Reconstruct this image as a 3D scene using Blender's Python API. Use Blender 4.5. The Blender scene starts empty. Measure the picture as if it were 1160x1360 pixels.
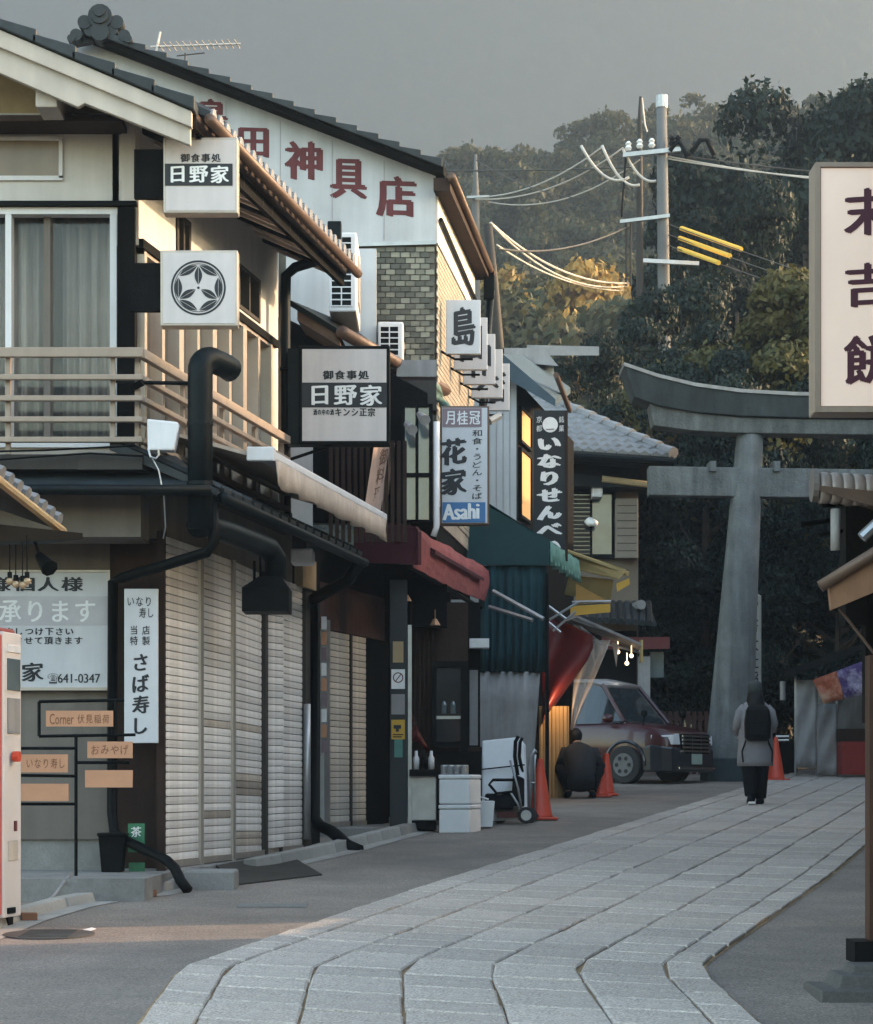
import bpy, bmesh, math, random
import numpy as np
from mathutils import Vector, Matrix
random.seed(7); np.random.seed(7)
SC = bpy.context.scene
COL = SC.collection
R = math.radians

# ---------------------------------------------------------------- camera
FPX, CX, HY, CAMZ, SL = 3000.0, 580.0, 1040.0, 1.47, 0.039   # focal length in photo pixels, centre column, horizon row, eye height, street slope
cam = bpy.data.cameras.new('camera'); cam_o = bpy.data.objects.new('camera', cam); COL.objects.link(cam_o)
cam.sensor_fit = 'HORIZONTAL'; cam.sensor_width = 36.0; cam.lens = 36.0 * FPX / 1160.0
cam.shift_y = (HY - 680.0) / 1160.0
cam.clip_start = 0.1; cam.clip_end = 5000
cam_o.location = (0, 0, CAMZ); cam_o.rotation_euler = (R(90), 0, 0)
SC.camera = cam_o
# ---------------------------------------------------------------- light
SUN_AZ, SUN_EL = R(77), R(19)        # azimuth clockwise from the view axis (+Y)
w = bpy.data.worlds.new('World'); SC.world = w; w.use_nodes = True
nt = w.node_tree; bg = nt.nodes['Background']
sky = nt.nodes.new('ShaderNodeTexSky'); sky.sky_type = 'NISHITA'; sky.sun_disc = False
sky.sun_elevation = SUN_EL; sky.sun_rotation = SUN_AZ; sky.air_density = 1.6; sky.dust_density = 3.0; sky.ozone_density = 1.0
nt.links.new(sky.outputs[0], bg.inputs[0]); bg.inputs[1].default_value = 0.15
sun = bpy.data.lights.new('sun', 'SUN'); sun.energy = 2.1; sun.angle = R(0.6); sun.color = (1.0, 0.68, 0.42)
sun_o = bpy.data.objects.new('sun', sun); COL.objects.link(sun_o)
sd = Vector((math.sin(SUN_AZ) * math.cos(SUN_EL), math.cos(SUN_AZ) * math.cos(SUN_EL), math.sin(SUN_EL)))
sun_o.rotation_euler = sd.to_track_quat('Z', 'Y').to_euler(); sun_o.location = (30, 20, 30)
SC.view_settings.view_transform = 'Standard'; SC.view_settings.look = 'None'
SC.view_settings.exposure = 2.9; SC.view_settings.gamma = 1.0
SC.render.engine = 'CYCLES'
SC.cycles.use_denoising = True
SC.cycles.max_bounces = 6; SC.cycles.diffuse_bounces = 3; SC.cycles.glossy_bounces = 3
SC.cycles.transmission_bounces = 4; SC.cycles.volume_bounces = 1; SC.cycles.transparent_max_bounces = 8

# ---------------------------------------------------------------- helpers
def P(x, y, d): return Vector(((x - CX) * d / FPX, d, CAMZ + (HY - y) * d / FPX))
def gz(Y): return SL * Y
def G(x, y):
    d = FPX * CAMZ / (y - (HY - FPX * SL)); return Vector(((x - CX) * d / FPX, d, gz(d)))
def ZP(y, d): return CAMZ + (HY - y) * d / FPX
def XP(x, d): return (x - CX) * d / FPX
class Line:
    """a wall in plan: X = X0 + k (Y - Y0); off > 0 is towards the street"""
    def __init__(s, X0, Y0, k):
        s.X0, s.Y0, s.k = X0, Y0, k; n = math.hypot(1, k); s.n = Vector((1 / n, -k / n, 0)); s.t = Vector((k / n, 1 / n, 0))
    def Y(s, px, off=0):
        o = s.n * off; return (s.X0 + o.x - s.k * (s.Y0 + o.y)) / ((px - CX) / FPX - s.k)
    def X(s, Y, off=0):
        o = s.n * off; return s.X0 + o.x + s.k * (Y - s.Y0 - o.y)
    def W(s, px, py, off=0): return P(px, py, s.Y(px, off))
    def pt(s, Y, z, off=0): return Vector((s.X(Y, off), Y, z))
class MB:
    def __init__(s): s.v = []; s.f = []
    def add(s, vs, fs):
        b = len(s.v); s.v += [tuple(p) for p in vs]; s.f += [tuple(i + b for i in f) for f in fs]; return s
    def hexa(s, c):   # 8 corners, bottom ring then top ring
        return s.add(c, [(3, 2, 1, 0), (4, 5, 6, 7), (0, 1, 5, 4), (1, 2, 6, 5), (2, 3, 7, 6), (3, 0, 4, 7)])
    def box(s, x0, x1, y0, y1, z0, z1):
        return s.hexa([(x0, y0, z0), (x1, y0, z0), (x1, y1, z0), (x0, y1, z0), (x0, y0, z1), (x1, y0, z1), (x1, y1, z1), (x0, y1, z1)])
    def obox(s, o, a, b, c):
        o, a, b, c = Vector(o), Vector(a), Vector(b), Vector(c)
        return s.hexa([o, o + a, o + a + b, o + b, o + c, o + a + c, o + a + b + c, o + b + c])
    def prism(s, pts, vec):
        n = len(pts); vec = Vector(vec); a = [Vector(p) for p in pts]
        return s.add(a + [p + vec for p in a], [tuple(range(n - 1, -1, -1)), tuple(range(n, 2 * n))] + [(i, (i + 1) % n, n + (i + 1) % n, n + i) for i in range(n)])
    def loft(s, rings, cap=True):
        m = len(rings[0]); v = [p for r in rings for p in r]; f = []
        for j in range(len(rings) - 1):
            for i in range(m):
                f.append((j * m + i, j * m + (i + 1) % m, (j + 1) * m + (i + 1) % m, (j + 1) * m + i))
        if cap: f += [tuple(range(m - 1, -1, -1)), tuple(range((len(rings) - 1) * m, len(rings) * m))]
        return s.add(v, f)
    def tube(s, pts, r, n=8, cap=True):
        pts = [Vector(p) for p in pts]; rs = r if isinstance(r, (list, tuple)) else [r] * len(pts); rings = []; prev = None
        for i, p in enumerate(pts):
            t = (pts[min(i + 1, len(pts) - 1)] - pts[max(i - 1, 0)]).normalized()
            u = t.cross(Vector((0, 0, 1))) if prev is None else prev - t * prev.dot(t)
            if u.length < 1e-4: u = t.cross(Vector((1, 0, 0)))
            u.normalize(); prev = u; q = t.cross(u)
            rings.append([p + (u * math.cos(a) + q * math.sin(a)) * rs[i] for a in (2 * math.pi * k / n for k in range(n))])
        return s.loft(rings, cap)
    def sheet(s, rows, th=0.0, vec=(0, -1, 0)):
        """grid of points; with th a closed thin solid"""
        m = len(rows[0]); n = len(rows); vec = Vector(vec) * th; a = [Vector(p) for r in rows for p in r]
        f = [(j * m + i, j * m + i + 1, (j + 1) * m + i + 1, (j + 1) * m + i) for j in range(n - 1) for i in range(m - 1)]
        if not th: return s.add(a, f)
        N = len(a); f2 = [tuple(N + q for q in reversed(x)) for x in f]
        rim = [j * m for j in range(n)] + [(n - 1) * m + i for i in range(1, m)] + [j * m + m - 1 for j in range(n - 2, -1, -1)] + [i for i in range(m - 2, 0, -1)]
        f3 = [(rim[i], rim[(i + 1) % len(rim)], N + rim[(i + 1) % len(rim)], N + rim[i]) for i in range(len(rim))]
        return s.add(a + [p + vec for p in a], f + f2 + f3)
    def sphere(s, c, r, n=10, m=7, sc=(1, 1, 1)):
        c = Vector(c)
        return s.loft([[c + Vector((math.cos(2 * math.pi * k / n) * math.sin(t) * r * sc[0], math.sin(2 * math.pi * k / n) * math.sin(t) * r * sc[1], -math.cos(t) * r * sc[2])) for k in range(n)] for t in (0.05 + (math.pi - 0.1) * j / m for j in range(m + 1))])
    def pbox(s, x0, y0, x1, y1, d, t=0.03):   # photo rectangle at depth d, thickness t going away
        return s.box(XP(x0, d), XP(x1, d), d, d + t, ZP(y1, d), ZP(y0, d))
    def wbox(s, L, Y0, Y1, z0, z1, o0, o1):   # slab on a wall line
        return s.hexa([L.pt(Y0, z0, o0), L.pt(Y0, z0, o1), L.pt(Y1, z0, o1), L.pt(Y1, z0, o0), L.pt(Y0, z1, o0), L.pt(Y0, z1, o1), L.pt(Y1, z1, o1), L.pt(Y1, z1, o0)])
    def mesh(s, name, smooth=False):
        me = bpy.data.meshes.new(name); me.from_pydata(s.v, [], s.f)
        bm = bmesh.new(); bm.from_mesh(me); bmesh.ops.recalc_face_normals(bm, faces=bm.faces); bm.to_mesh(me); bm.free()
        if smooth: me.polygons.foreach_set('use_smooth', [True] * len(me.polygons))
        return me
def link(name, me, mt, parent=None):
    o = bpy.data.objects.new(name, me); COL.objects.link(o)
    if mt is not None and len(me.materials) == 0: me.materials.append(mt)
    if parent is not None: o.parent = parent; o.matrix_parent_inverse = Matrix.Translation(-wloc(parent))
    return o
WL = {}
def wloc(o): return WL.get(o.name, Vector((0, 0, 0)))
def ob(name, mb, mt, parent=None, smooth=False, bevel=0.0, label=None):
    v = np.array(mb.v); c = Vector(((v.min(0) + v.max(0)) / 2).tolist())
    if parent is None: c.z = float(v[:, 2].min())
    mb.v = [tuple(Vector(p) - c) for p in mb.v]
    o = link(name, mb.mesh(name, smooth), mt, parent); o.location = c; WL[o.name] = c.copy()
    if bevel:
        m = o.modifiers.new('bevel', 'BEVEL'); m.width = bevel; m.segments = 2; m.limit_method = 'ANGLE'; m.angle_limit = R(40)
    if label: o['label'] = label
    return o
def tag(o, label, cat, group=None):
    o['label'] = label; o['category'] = cat
    if group: o['group'] = group
    return o
def thing(name, label, cat, loc, group=None):
    o = bpy.data.objects.new(name, None); COL.objects.link(o); o.empty_display_size = 0.2
    o.location = loc; WL[o.name] = Vector(loc); return tag(o, label, cat, group)
def structure(o): o['kind'] = 'structure'; return o
def copy_tree(src, delta, parent=None, scale=None):
    c = src.copy(); COL.objects.link(c)
    if parent is None:
        c.location = src.location + Vector(delta); WL[c.name] = c.location.copy()
    else: c.parent = parent
    for ch in [x for x in COL.objects if x.parent == src]: copy_tree(ch, delta, c)
    return c

# ---------------------------------------------------------------- materials
MATS = {}
def mat(name, col, rough=0.75, var=0.18, scale=6.0, bump=0.15, metal=0.0, streak=0.0, dirt=0.0, dirtcol=(0.05, 0.04, 0.03), rnd=0.0, fine=0.0, spec=0.4, coat=0.0):
    m = bpy.data.materials.new(name); m.use_nodes = True; MATS[name] = m; t = m.node_tree; N = t.nodes; L = t.links
    b = N['Principled BSDF']; b.inputs['Roughness'].default_value = rough; b.inputs['Metallic'].default_value = metal
    b.inputs['Specular IOR Level'].default_value = spec; b.inputs['Coat Weight'].default_value = coat; b.inputs['Coat Roughness'].default_value = 0.06
    tc = N.new('ShaderNodeTexCoord')
    def noise(sc, det=5, src=None, rg=0.6):
        n = N.new('ShaderNodeTexNoise'); n.inputs['Scale'].default_value = sc; n.inputs['Detail'].default_value = det; n.inputs['Roughness'].default_value = rg
        L.new(src or tc.outputs['Object'], n.inputs['Vector']); return n.outputs[0]
    def mul(cin, fac, lo, hi):
        r = N.new('ShaderNodeMapRange'); r.inputs[1].default_value = 0.3; r.inputs[2].default_value = 0.7; r.inputs[3].default_value = lo; r.inputs[4].default_value = hi
        L.new(fac, r.inputs[0]); x = N.new('ShaderNodeMix'); x.data_type = 'RGBA'; x.blend_type = 'MULTIPLY'; x.inputs[0].default_value = 1.0
        L.new(cin, x.inputs[6]); L.new(r.outputs[0], x.inputs[7]); return x.outputs[2]
    rgb = N.new('ShaderNodeRGB'); rgb.outputs[0].default_value = (*col, 1); c = rgb.outputs[0]
    big = noise(scale)
    if var: c = mul(c, big, 1 - var, 1 + var * 0.6)
    if fine: c = mul(c, noise(max(scale * 20, 70), 4, None, 0.8), 1 - fine, 1 + fine)
    if rnd:
        oi = N.new('ShaderNodeObjectInfo'); c = mul(c, oi.outputs['Random'], 1 - rnd, 1 + rnd)
    if streak:
        mp = N.new('ShaderNodeMapping'); mp.inputs['Scale'].default_value = (1, 1, 0.07); L.new(tc.outputs['Object'], mp.inputs[0])
        c = mul(c, noise(scale * 2.5, 4, mp.outputs[0]), 1 - streak, 1.05)
    if dirt:
        r = N.new('ShaderNodeMapRange'); r.inputs[1].default_value = 0.48; r.inputs[2].default_value = 0.72; r.inputs[4].default_value = dirt
        L.new(noise(scale * 0.45, 8, None, 0.7), r.inputs[0]); x = N.new('ShaderNodeMix'); x.data_type = 'RGBA'
        L.new(r.outputs[0], x.inputs[0]); L.new(c, x.inputs[6]); x.inputs[7].default_value = (*dirtcol, 1); c = x.outputs[2]
    L.new(c, b.inputs['Base Color'])
    if bump:
        bp = N.new('ShaderNodeBump'); bp.inputs['Strength'].default_value = bump; bp.inputs['Distance'].default_value = 0.02
        L.new(noise(scale * 9, 6), bp.inputs['Height']); L.new(bp.outputs[0], b.inputs['Normal'])
    return m
def emis(name, col, st):
    m = mat(name, col, 0.5, 0, bump=0); b = m.node_tree.nodes['Principled BSDF']
    b.inputs['Emission Color'].default_value = (*col, 1); b.inputs['Emission Strength'].default_value = st; return m
def leafmat(name, col, tip):
    m = bpy.data.materials.new(name); m.use_nodes = True; t = m.node_tree; N = t.nodes; L = t.links; b = N['Principled BSDF']
    tc = N.new('ShaderNodeTexCoord'); n = N.new('ShaderNodeTexNoise'); n.inputs['Scale'].default_value = 1.1; n.inputs['Detail'].default_value = 6
    L.new(tc.outputs['Object'], n.inputs['Vector']); r = N.new('ShaderNodeValToRGB'); r.color_ramp.elements[0].position = 0.35; r.color_ramp.elements[1].position = 0.68
    r.color_ramp.elements[0].color = (*col, 1); r.color_ramp.elements[1].color = (*tip, 1); L.new(n.outputs[0], r.inputs[0])
    L.new(r.outputs[0], b.inputs['Base Color']); b.inputs['Roughness'].default_value = 0.55; b.inputs['Specular IOR Level'].default_value = 0.25
    tr = N.new('ShaderNodeBsdfTranslucent'); L.new(r.outputs[0], tr.inputs[0]); mx = N.new('ShaderNodeMixShader'); mx.inputs[0].default_value = 0.3
    L.new(b.outputs[0], mx.inputs[1]); L.new(tr.outputs[0], mx.inputs[2]); L.new(mx.outputs[0], N['Material Output'].inputs[0]); return m
def glassmat(name, tint, alpha=0.35, rough=0.05):
    m = bpy.data.materials.new(name); m.use_nodes = True; t = m.node_tree; N = t.nodes; L = t.links; b = N['Principled BSDF']
    b.inputs['Base Color'].default_value = (*tint, 1); b.inputs['Roughness'].default_value = rough; b.inputs['Alpha'].default_value = alpha
    b.inputs['Specular IOR Level'].default_value = 0.8; return m

M_asphalt = mat('asphalt', (0.2, 0.168, 0.142), 0.85, 0.25, 1.3, 0.6, fine=0.75, dirt=0.6, dirtcol=(0.095, 0.09, 0.085))
M_granite = mat('granite', (0.42, 0.365, 0.318), 0.8, 0.22, 2.2, 0.7, fine=0.7, rnd=0.09, dirt=0.6, dirtcol=(0.19, 0.17, 0.15))
M_mortar = mat('sun_tinted_mortar', (0.25, 0.165, 0.09), 0.95, 0.6, 3, 0.4, fine=0.3)  # tan tint carries the low sunlight caught on the joint edges
M_soil = mat('soil', (0.045, 0.045, 0.03), 0.95, 0.3, 0.5, 0.4)
M_concrete = mat('concrete', (0.22, 0.215, 0.205), 0.85, 0.25, 2.5, 0.3, dirt=0.6, dirtcol=(0.07, 0.065, 0.06), fine=0.15)
M_kerb = mat('kerb_concrete', (0.3, 0.285, 0.26), 0.85, 0.2, 3, 0.3, dirt=0.5, dirtcol=(0.12, 0.11, 0.1), rnd=0.12)
M_white = mat('white_plaster', (0.56, 0.53, 0.5), 0.85, 0.1, 2.0, 0.12, streak=0.14, dirt=0.2, dirtcol=(0.3, 0.28, 0.25))
M_white2 = mat('white_siding', (0.45, 0.46, 0.475), 0.6, 0.12, 1.5, 0.05, streak=0.24, dirt=0.2, dirtcol=(0.22, 0.22, 0.22))
M_cream = mat('cream_board', (0.45, 0.395, 0.34), 0.7, 0.12, 2.2, 0.1, streak=0.12)
M_beige = mat('beige_plaster', (0.16, 0.138, 0.118), 0.9, 0.15, 2.0, 0.2, streak=0.2)
M_ochre = mat('ochre_plaster', (0.38, 0.28, 0.16), 0.9, 0.25, 3.0, 0.3, dirt=0.3, dirtcol=(0.15, 0.1, 0.06))
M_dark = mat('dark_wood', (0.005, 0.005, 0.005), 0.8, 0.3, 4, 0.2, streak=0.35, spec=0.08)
M_brown = mat('brown_wood', (0.036, 0.02, 0.014), 0.75, 0.25, 4, 0.2, streak=0.35, spec=0.2)
M_redbrown = mat('weathered_red_board', (0.11, 0.05, 0.042), 0.8, 0.3, 3, 0.2, streak=0.5, dirt=0.7, dirtcol=(0.025, 0.025, 0.025))
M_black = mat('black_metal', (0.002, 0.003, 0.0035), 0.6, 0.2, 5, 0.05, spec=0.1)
M_duct = mat('dark_duct_steel', (0.0025, 0.006, 0.0075), 0.5, 0.3, 4, 0.05, streak=0.2, spec=0.13)
M_tile = mat('grey_roof_tile', (0.02, 0.025, 0.028), 0.5, 0.3, 5, 0.15, rnd=0.2, spec=0.3)
M_tile2 = mat('silver_roof_tile', (0.2, 0.2, 0.205), 0.42, 0.25, 4, 0.1)
M_alu = mat('aluminium', (0.4, 0.35, 0.3), 0.42, 0.1, 4, 0.03, metal=0.5, streak=0.1)
M_rail = mat('tan_rail', (0.29, 0.225, 0.175), 0.5, 0.12, 4, 0.03, streak=0.15)
M_steel = mat('galvanised_steel', (0.36, 0.37, 0.38), 0.4, 0.15, 6, 0.05, metal=0.7)
M_slat = mat('shutter_slat', (0.76, 0.71, 0.66), 0.6, 0.12, 4, 0.03, streak=0.25, rnd=0.12, dirt=0.35, dirtcol=(0.28, 0.17, 0.09))
M_slat_rust = mat('rusty_shutter_slat', (0.47, 0.4, 0.33), 0.75, 0.35, 5, 0.1, streak=0.3, rnd=0.25, dirt=0.6, dirtcol=(0.2, 0.12, 0.07))
M_slat2 = mat('grey_shutter_slat', (0.58, 0.53, 0.46), 0.6, 0.1, 4, 0.05, streak=0.2, rnd=0.08)
M_sign = mat('sign_acrylic', (0.5, 0.455, 0.45), 0.35, 0.08, 3, 0.0, streak=0.12, dirt=0.14, dirtcol=(0.3, 0.26, 0.22))
M_signw = mat('sign_white', (0.5, 0.5, 0.52), 0.5, 0.06, 3, 0.02, streak=0.08, dirt=0.12, dirtcol=(0.35, 0.33, 0.3))
M_ink = mat('black_ink', (0.012, 0.014, 0.018), 0.6, 0, bump=0)
M_inkp = mat('plum_ink', (0.06, 0.012, 0.025), 0.6, 0, bump=0)
M_inkr = mat('faded_red_ink', (0.11, 0.02, 0.022), 0.7, 0.25, 8, 0, streak=0.3)
M_paint = mat('white_paint', (0.7, 0.7, 0.7), 0.6, 0.1, 8, 0)
M_paintg = mat('pale_grey_paint', (0.72, 0.71, 0.7), 0.6, 0.1, 8, 0)
M_blue = mat('blue_print', (0.02, 0.12, 0.3), 0.4, 0.05, 3, 0)
M_mauve = mat('mauve_print', (0.2, 0.14, 0.16), 0.5, 0.1, 3, 0)
M_curtain = mat('curtain_cloth', (0.72, 0.63, 0.55), 0.9, 0.12, 3, 0.05, streak=0.25)
M_glass = glassmat('window_glass', (0.05, 0.06, 0.065), 0.28)
M_glassd = mat('dark_glass', (0.016, 0.022, 0.026), 0.06, 0, bump=0, spec=0.8)
M_glassg = mat('grey_glass', (0.09, 0.12, 0.13), 0.1, 0.2, 2, 0, spec=0.8)
M_brick = mat('glazed_brick', (0.13, 0.125, 0.095), 0.4, 0.2, 6, 0.05, rnd=0.55)
M_brickw = mat('warm_brick', (0.42, 0.36, 0.28), 0.6, 0.2, 6, 0.05, rnd=0.2)
M_red = mat('maroon_canvas', (0.06, 0.007, 0.014), 0.85, 0.15, 3, 0.08)
M_pink = mat('faded_red_canvas', (0.3, 0.08, 0.08), 0.85, 0.2, 4, 0.1, streak=0.2)
M_redtarp = mat('red_tarpaulin', (0.09, 0.009, 0.01), 0.5, 0.2, 3, 0.08)
M_green = mat('dark_green_canvas', (0.004, 0.036, 0.04), 0.8, 0.15, 3, 0.08)
M_lgreen = mat('sea_green_canvas', (0.08, 0.2, 0.17), 0.8, 0.15, 3, 0.06)
M_curtg = mat('teal_curtain', (0.004, 0.04, 0.05), 0.85, 0.2, 3, 0.05, streak=0.3)
M_greysheet = mat('grey_vinyl', (0.27, 0.26, 0.26), 0.6, 0.2, 3, 0.08, streak=0.25, dirt=0.3)
M_awning = mat('beige_awning_cloth', (0.42, 0.34, 0.28), 0.85, 0.12, 4, 0.08, streak=0.2, dirt=0.2, dirtcol=(0.2, 0.15, 0.12))
M_yellow = mat('yellow_canvas', (0.5, 0.3, 0.04), 0.7, 0.1, 3, 0.05)
M_yellowp = mat('pale_yellow_canvas', (0.4, 0.31, 0.13), 0.75, 0.15, 3, 0.05)
M_foam = mat('white_foam', (0.68, 0.69, 0.7), 0.7, 0.06, 5, 0.05, dirt=0.15, dirtcol=(0.4, 0.39, 0.37))
M_cone = mat('orange_cone', (0.55, 0.06, 0.025), 0.5, 0.15, 5, 0.03, dirt=0.2)
M_rubber = mat('black_rubber', (0.015, 0.015, 0.016), 0.8, 0.2, 8, 0.05)
M_stone = mat('torii_stone', (0.15, 0.158, 0.158), 0.9, 0.3, 2.5, 0.9, streak=0.45, fine=0.2, dirt=0.5, dirtcol=(0.06, 0.068, 0.07))
M_stone2 = mat('pillar_stone', (0.28, 0.27, 0.26), 0.9, 0.2, 2.5, 0.3, streak=0.25)
M_copper = mat('copper_trim', (0.3, 0.16, 0.09), 0.5, 0.25, 4, 0.1, metal=0.3, streak=0.2)
M_rust = mat('brown_gutter', (0.11, 0.068, 0.048), 0.5, 0.25, 5, 0.08, metal=0.2)
M_orange = mat('orange_plate', (0.5, 0.25, 0.14), 0.6, 0.12, 5, 0.03)
M_navy = mat('navy_cloth', (0.004, 0.006, 0.009), 0.9, 0.2, 6, 0.05, spec=0.15)
M_skin = mat('skin', (0.45, 0.27, 0.2), 0.6, 0.08, 9, 0.02)
M_hair = mat('black_hair', (0.004, 0.0045, 0.005), 0.6, 0.2, 9, 0.1, spec=0.2)
M_coat = mat('grey_coat_wool', (0.2, 0.19, 0.2), 0.95, 0.15, 6, 0.1)
M_bark = mat('bark', (0.06, 0.045, 0.035), 0.95, 0.3, 3, 0.5)
M_pole = mat('pole_concrete', (0.13, 0.13, 0.13), 0.8, 0.12, 3, 0.1, streak=0.2)
M_poled = mat('dark_pole_steel', (0.04, 0.035, 0.03), 0.7, 0.2, 3, 0.1, streak=0.2, spec=0.25)
M_wire = mat('cable_sheath', (0.06, 0.055, 0.05), 0.5, 0, bump=0)
M_wirel = mat('bright_cable', (0.5, 0.46, 0.42), 0.4, 0, bump=0)
M_porc = mat('porcelain', (0.7, 0.7, 0.7), 0.25, 0, bump=0)
M_plasw = mat('white_plastic', (0.58, 0.57, 0.58), 0.45, 0.06, 4, 0.0, streak=0.06)
M_cover = mat('yellow_cable_cover', (0.75, 0.45, 0.05), 0.5, 0.05, 4, 0)
LF1 = leafmat('deep_green_leaf', (0.0055, 0.014, 0.012), (0.013, 0.027, 0.018))
LF2 = leafmat('olive_leaf', (0.035, 0.045, 0.016), (0.12, 0.1, 0.03))
LF3 = leafmat('hill_leaf', (0.03, 0.045, 0.02), (0.1, 0.085, 0.035))
LF4 = leafmat('golden_leaf', (0.2, 0.14, 0.035), (0.5, 0.32, 0.08))

# ---------------------------------------------------------------- lettering
GL = {}
def glyph(s):
    if s in GL: return GL[s]
    cu = bpy.data.curves.new('t', 'FONT'); cu.body = s; cu.size = 1.0; cu.resolution_u = 3
    o = bpy.data.objects.new('t', cu); COL.objects.link(o)
    dg = bpy.context.evaluated_depsgraph_get(); me = bpy.data.meshes.new_from_object(o.evaluated_get(dg))
    v = np.array([p.co[:2] for p in me.vertices]) if len(me.vertices) else np.zeros((0, 2)); f = [tuple(p.vertices) for p in me.polygons]
    bpy.data.objects.remove(o); bpy.data.curves.remove(cu); bpy.data.meshes.remove(me)
    GL[s] = (v, f); return GL[s]
def lettering(parent, mt, chars, cells, ux, uz, nrm, bold=0.03, shear=0.07, name='lettering', whole=False, rot=0.0):
    """chars drawn into cells (corner point, width, height) on a flat face; lies 2 mm proud of it"""
    mb = MB(); ux, uz, nrm = Vector(ux), Vector(uz), Vector(nrm)
    for ch, (o, cw, chh) in zip(chars, cells):
        v, f = glyph(ch)
        if not len(v): continue
        lo, hi = v.min(0), v.max(0)
        if whole: q = (v - lo) / np.maximum(hi - lo, 1e-6)
        else:
            q = v.copy(); ctr = (lo + hi) / 2; q = (q - ctr) / 1.1 + 0.5
        shifts = [(0, 0)] if not bold else [(-bold, bold * 0.25), (0, 0), (bold, -bold * 0.25), (0, bold * 0.6)]
        for i, (sx, sy) in enumerate(shifts):
            pts = []
            for a, b in q:
                a2 = a + sx; b2 = b + sy + shear * (a - 0.5)
                pts.append(Vector(o) + ux * (a2 * cw) + uz * (b2 * chh) + nrm * (0.002 + 0.0006 * i))
            mb.add(pts, f)
    v = np.array(mb.v); c = Vector(((v.min(0) + v.max(0)) / 2).tolist()); mb.v = [tuple(Vector(p) - c) for p in mb.v]
    me = bpy.data.meshes.new(name); me.from_pydata(mb.v, [], mb.f); o = link(name, me, mt, parent); o.location = c; WL[o.name] = c
    return o
XA, ZA, FR = Vector((1, 0, 0)), Vector((0, 0, 1)), Vector((0, -1, 0))
def ltext(parent, mt, s, x0, y0, x1, y1, d, vertical=False, **k):
    """text on a camera-facing face at depth d, given its photo rectangle"""
    n = len(s); A = P(x0, y1, d); wd = (x1 - x0) * d / FPX; ht = (y1 - y0) * d / FPX
    if k.get('whole'): return lettering(parent, mt, [s], [(A, wd, ht)], XA, ZA, FR, **k)
    if vertical: cells = [(A + ZA * (ht * (n - 1 - i) / n), wd, ht / n) for i in range(n)]
    else: cells = [(A + XA * (wd * i / n), wd / n, ht) for i in range(n)]
    return lettering(parent, mt, list(s), cells, XA, ZA, FR, **k)
# ================================================================ ground, road, paving, kerbs
def fix(o):   # a structure mesh written in world coordinates
    return structure(o)
ys = [-25, 0, 20, 40, 46, 52, 60, 90, 140]
zs = [gz(y) for y in ys[:4]] + [gz(46), gz(50), gz(55), gz(70), 3.6]
mb = MB()
mb.sheet([[(x, y, z - 0.02) for x in (-240, -60, -10, 0, 12, 60, 240)] for y, z in zip(ys, zs)])
fix(ob('ground', mb, M_soil))
mb = MB(); rows = []
for y in np.arange(-6, 46.1, 1.0):
    rows.append([(x, y, gz(y)) for x in np.linspace(-5, 14, 20)])
mb.sheet(rows); fix(ob('road', mb, M_asphalt))
# granite paving: seven bands that bend with the street
OFF = [-1.36, -1.11, -0.65, -0.18, 0.28, 0.74, 1.19, 1.40]
def lane(o, y):
    s = max(0.0, y - 11.9); b = 0.27 * (s - 0.22 * (1 - math.exp(-s / 0.22)))
    return o * (1.0 + 0.09 * min(1, s / 6)) + b - (0.02 * (y - 11.9) if y < 11.9 else 0)
mb = MB(); mb.sheet([[(lane(-1.375 + (2.79) * i / 6, y), y, gz(y) + 0.004) for i in range(7)] for y in np.arange(7, 46.2, 0.4)])
paving = fix(ob('paving', mb, M_mortar))
rp = random.Random(3)
far = MB(); PV = []
for i in range(7):
    y = 8.4 + rp.random() * 0.6
    while y < 45.5:
        Ln = rp.uniform(0.32, 0.68); y2 = min(y + Ln, 45.8); g = 0.007 if y < 24 else 0.01; gc = 0.015
        def c(o, yy, sgn):
            yk = yy - 0.42 * (lane(o, yy) - lane(0, yy)) + sgn * gc + rp.uniform(-.008, .008)
            return (lane(o, yk) + rp.uniform(-.005, .005), yk)
        a = c(OFF[i] + g * 0.9, y, 1); b = c(OFF[i + 1] - g * 0.9, y, 1); e = c(OFF[i + 1] - g * 0.9, y2, -1); f = c(OFF[i] + g * 0.9, y2, -1)
        t0_ = rp.uniform(-.0015, .0025)
        ti = [rp.uniform(-0.003, 0.003) + t0_ for _ in range(4)]; lo = [(p[0], p[1], gz(p[1]) + 0.0045) for p in (a, b, e, f)]; cx = sum(p[0] for p in (a, b, e, f)) / 4; cy = sum(p[1] for p in (a, b, e, f)) / 4
        mid = [(p[0], p[1], gz(p[1]) + 0.014 + t) for p, t in zip((a, b, e, f), ti)]
        hi = []
        for p, t in zip((a, b, e, f), ti):
            dx, dy = cx - p[0], cy - p[1]; l = math.hypot(dx, dy); q = (p[0] + dx / l * 0.016, p[1] + dy / l * 0.016); hi.append((q[0], q[1], gz(q[1]) + 0.021 + t))
        vs = lo + mid + hi; fs = [(j, (j + 1) % 4, 4 + (j + 1) % 4, 4 + j) for j in range(4)] + [(4 + j, 4 + (j + 1) % 4, 8 + (j + 1) % 4, 8 + j) for j in range(4)] + [(8, 9, 10, 11)]
        PV.append((y, vs, fs))
        y = y2
PV.sort(key=lambda e: e[0])
for k, (y, vs, fs) in enumerate(PV):
    if k < 300: m1 = MB(); m1.add(vs, fs); ob('paving_stone', m1, M_granite, paving)
    else: far.add(vs, fs)
o = ob('distant_paving_stones', far, M_granite, paving); o['kind'] = 'stuff'
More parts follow.
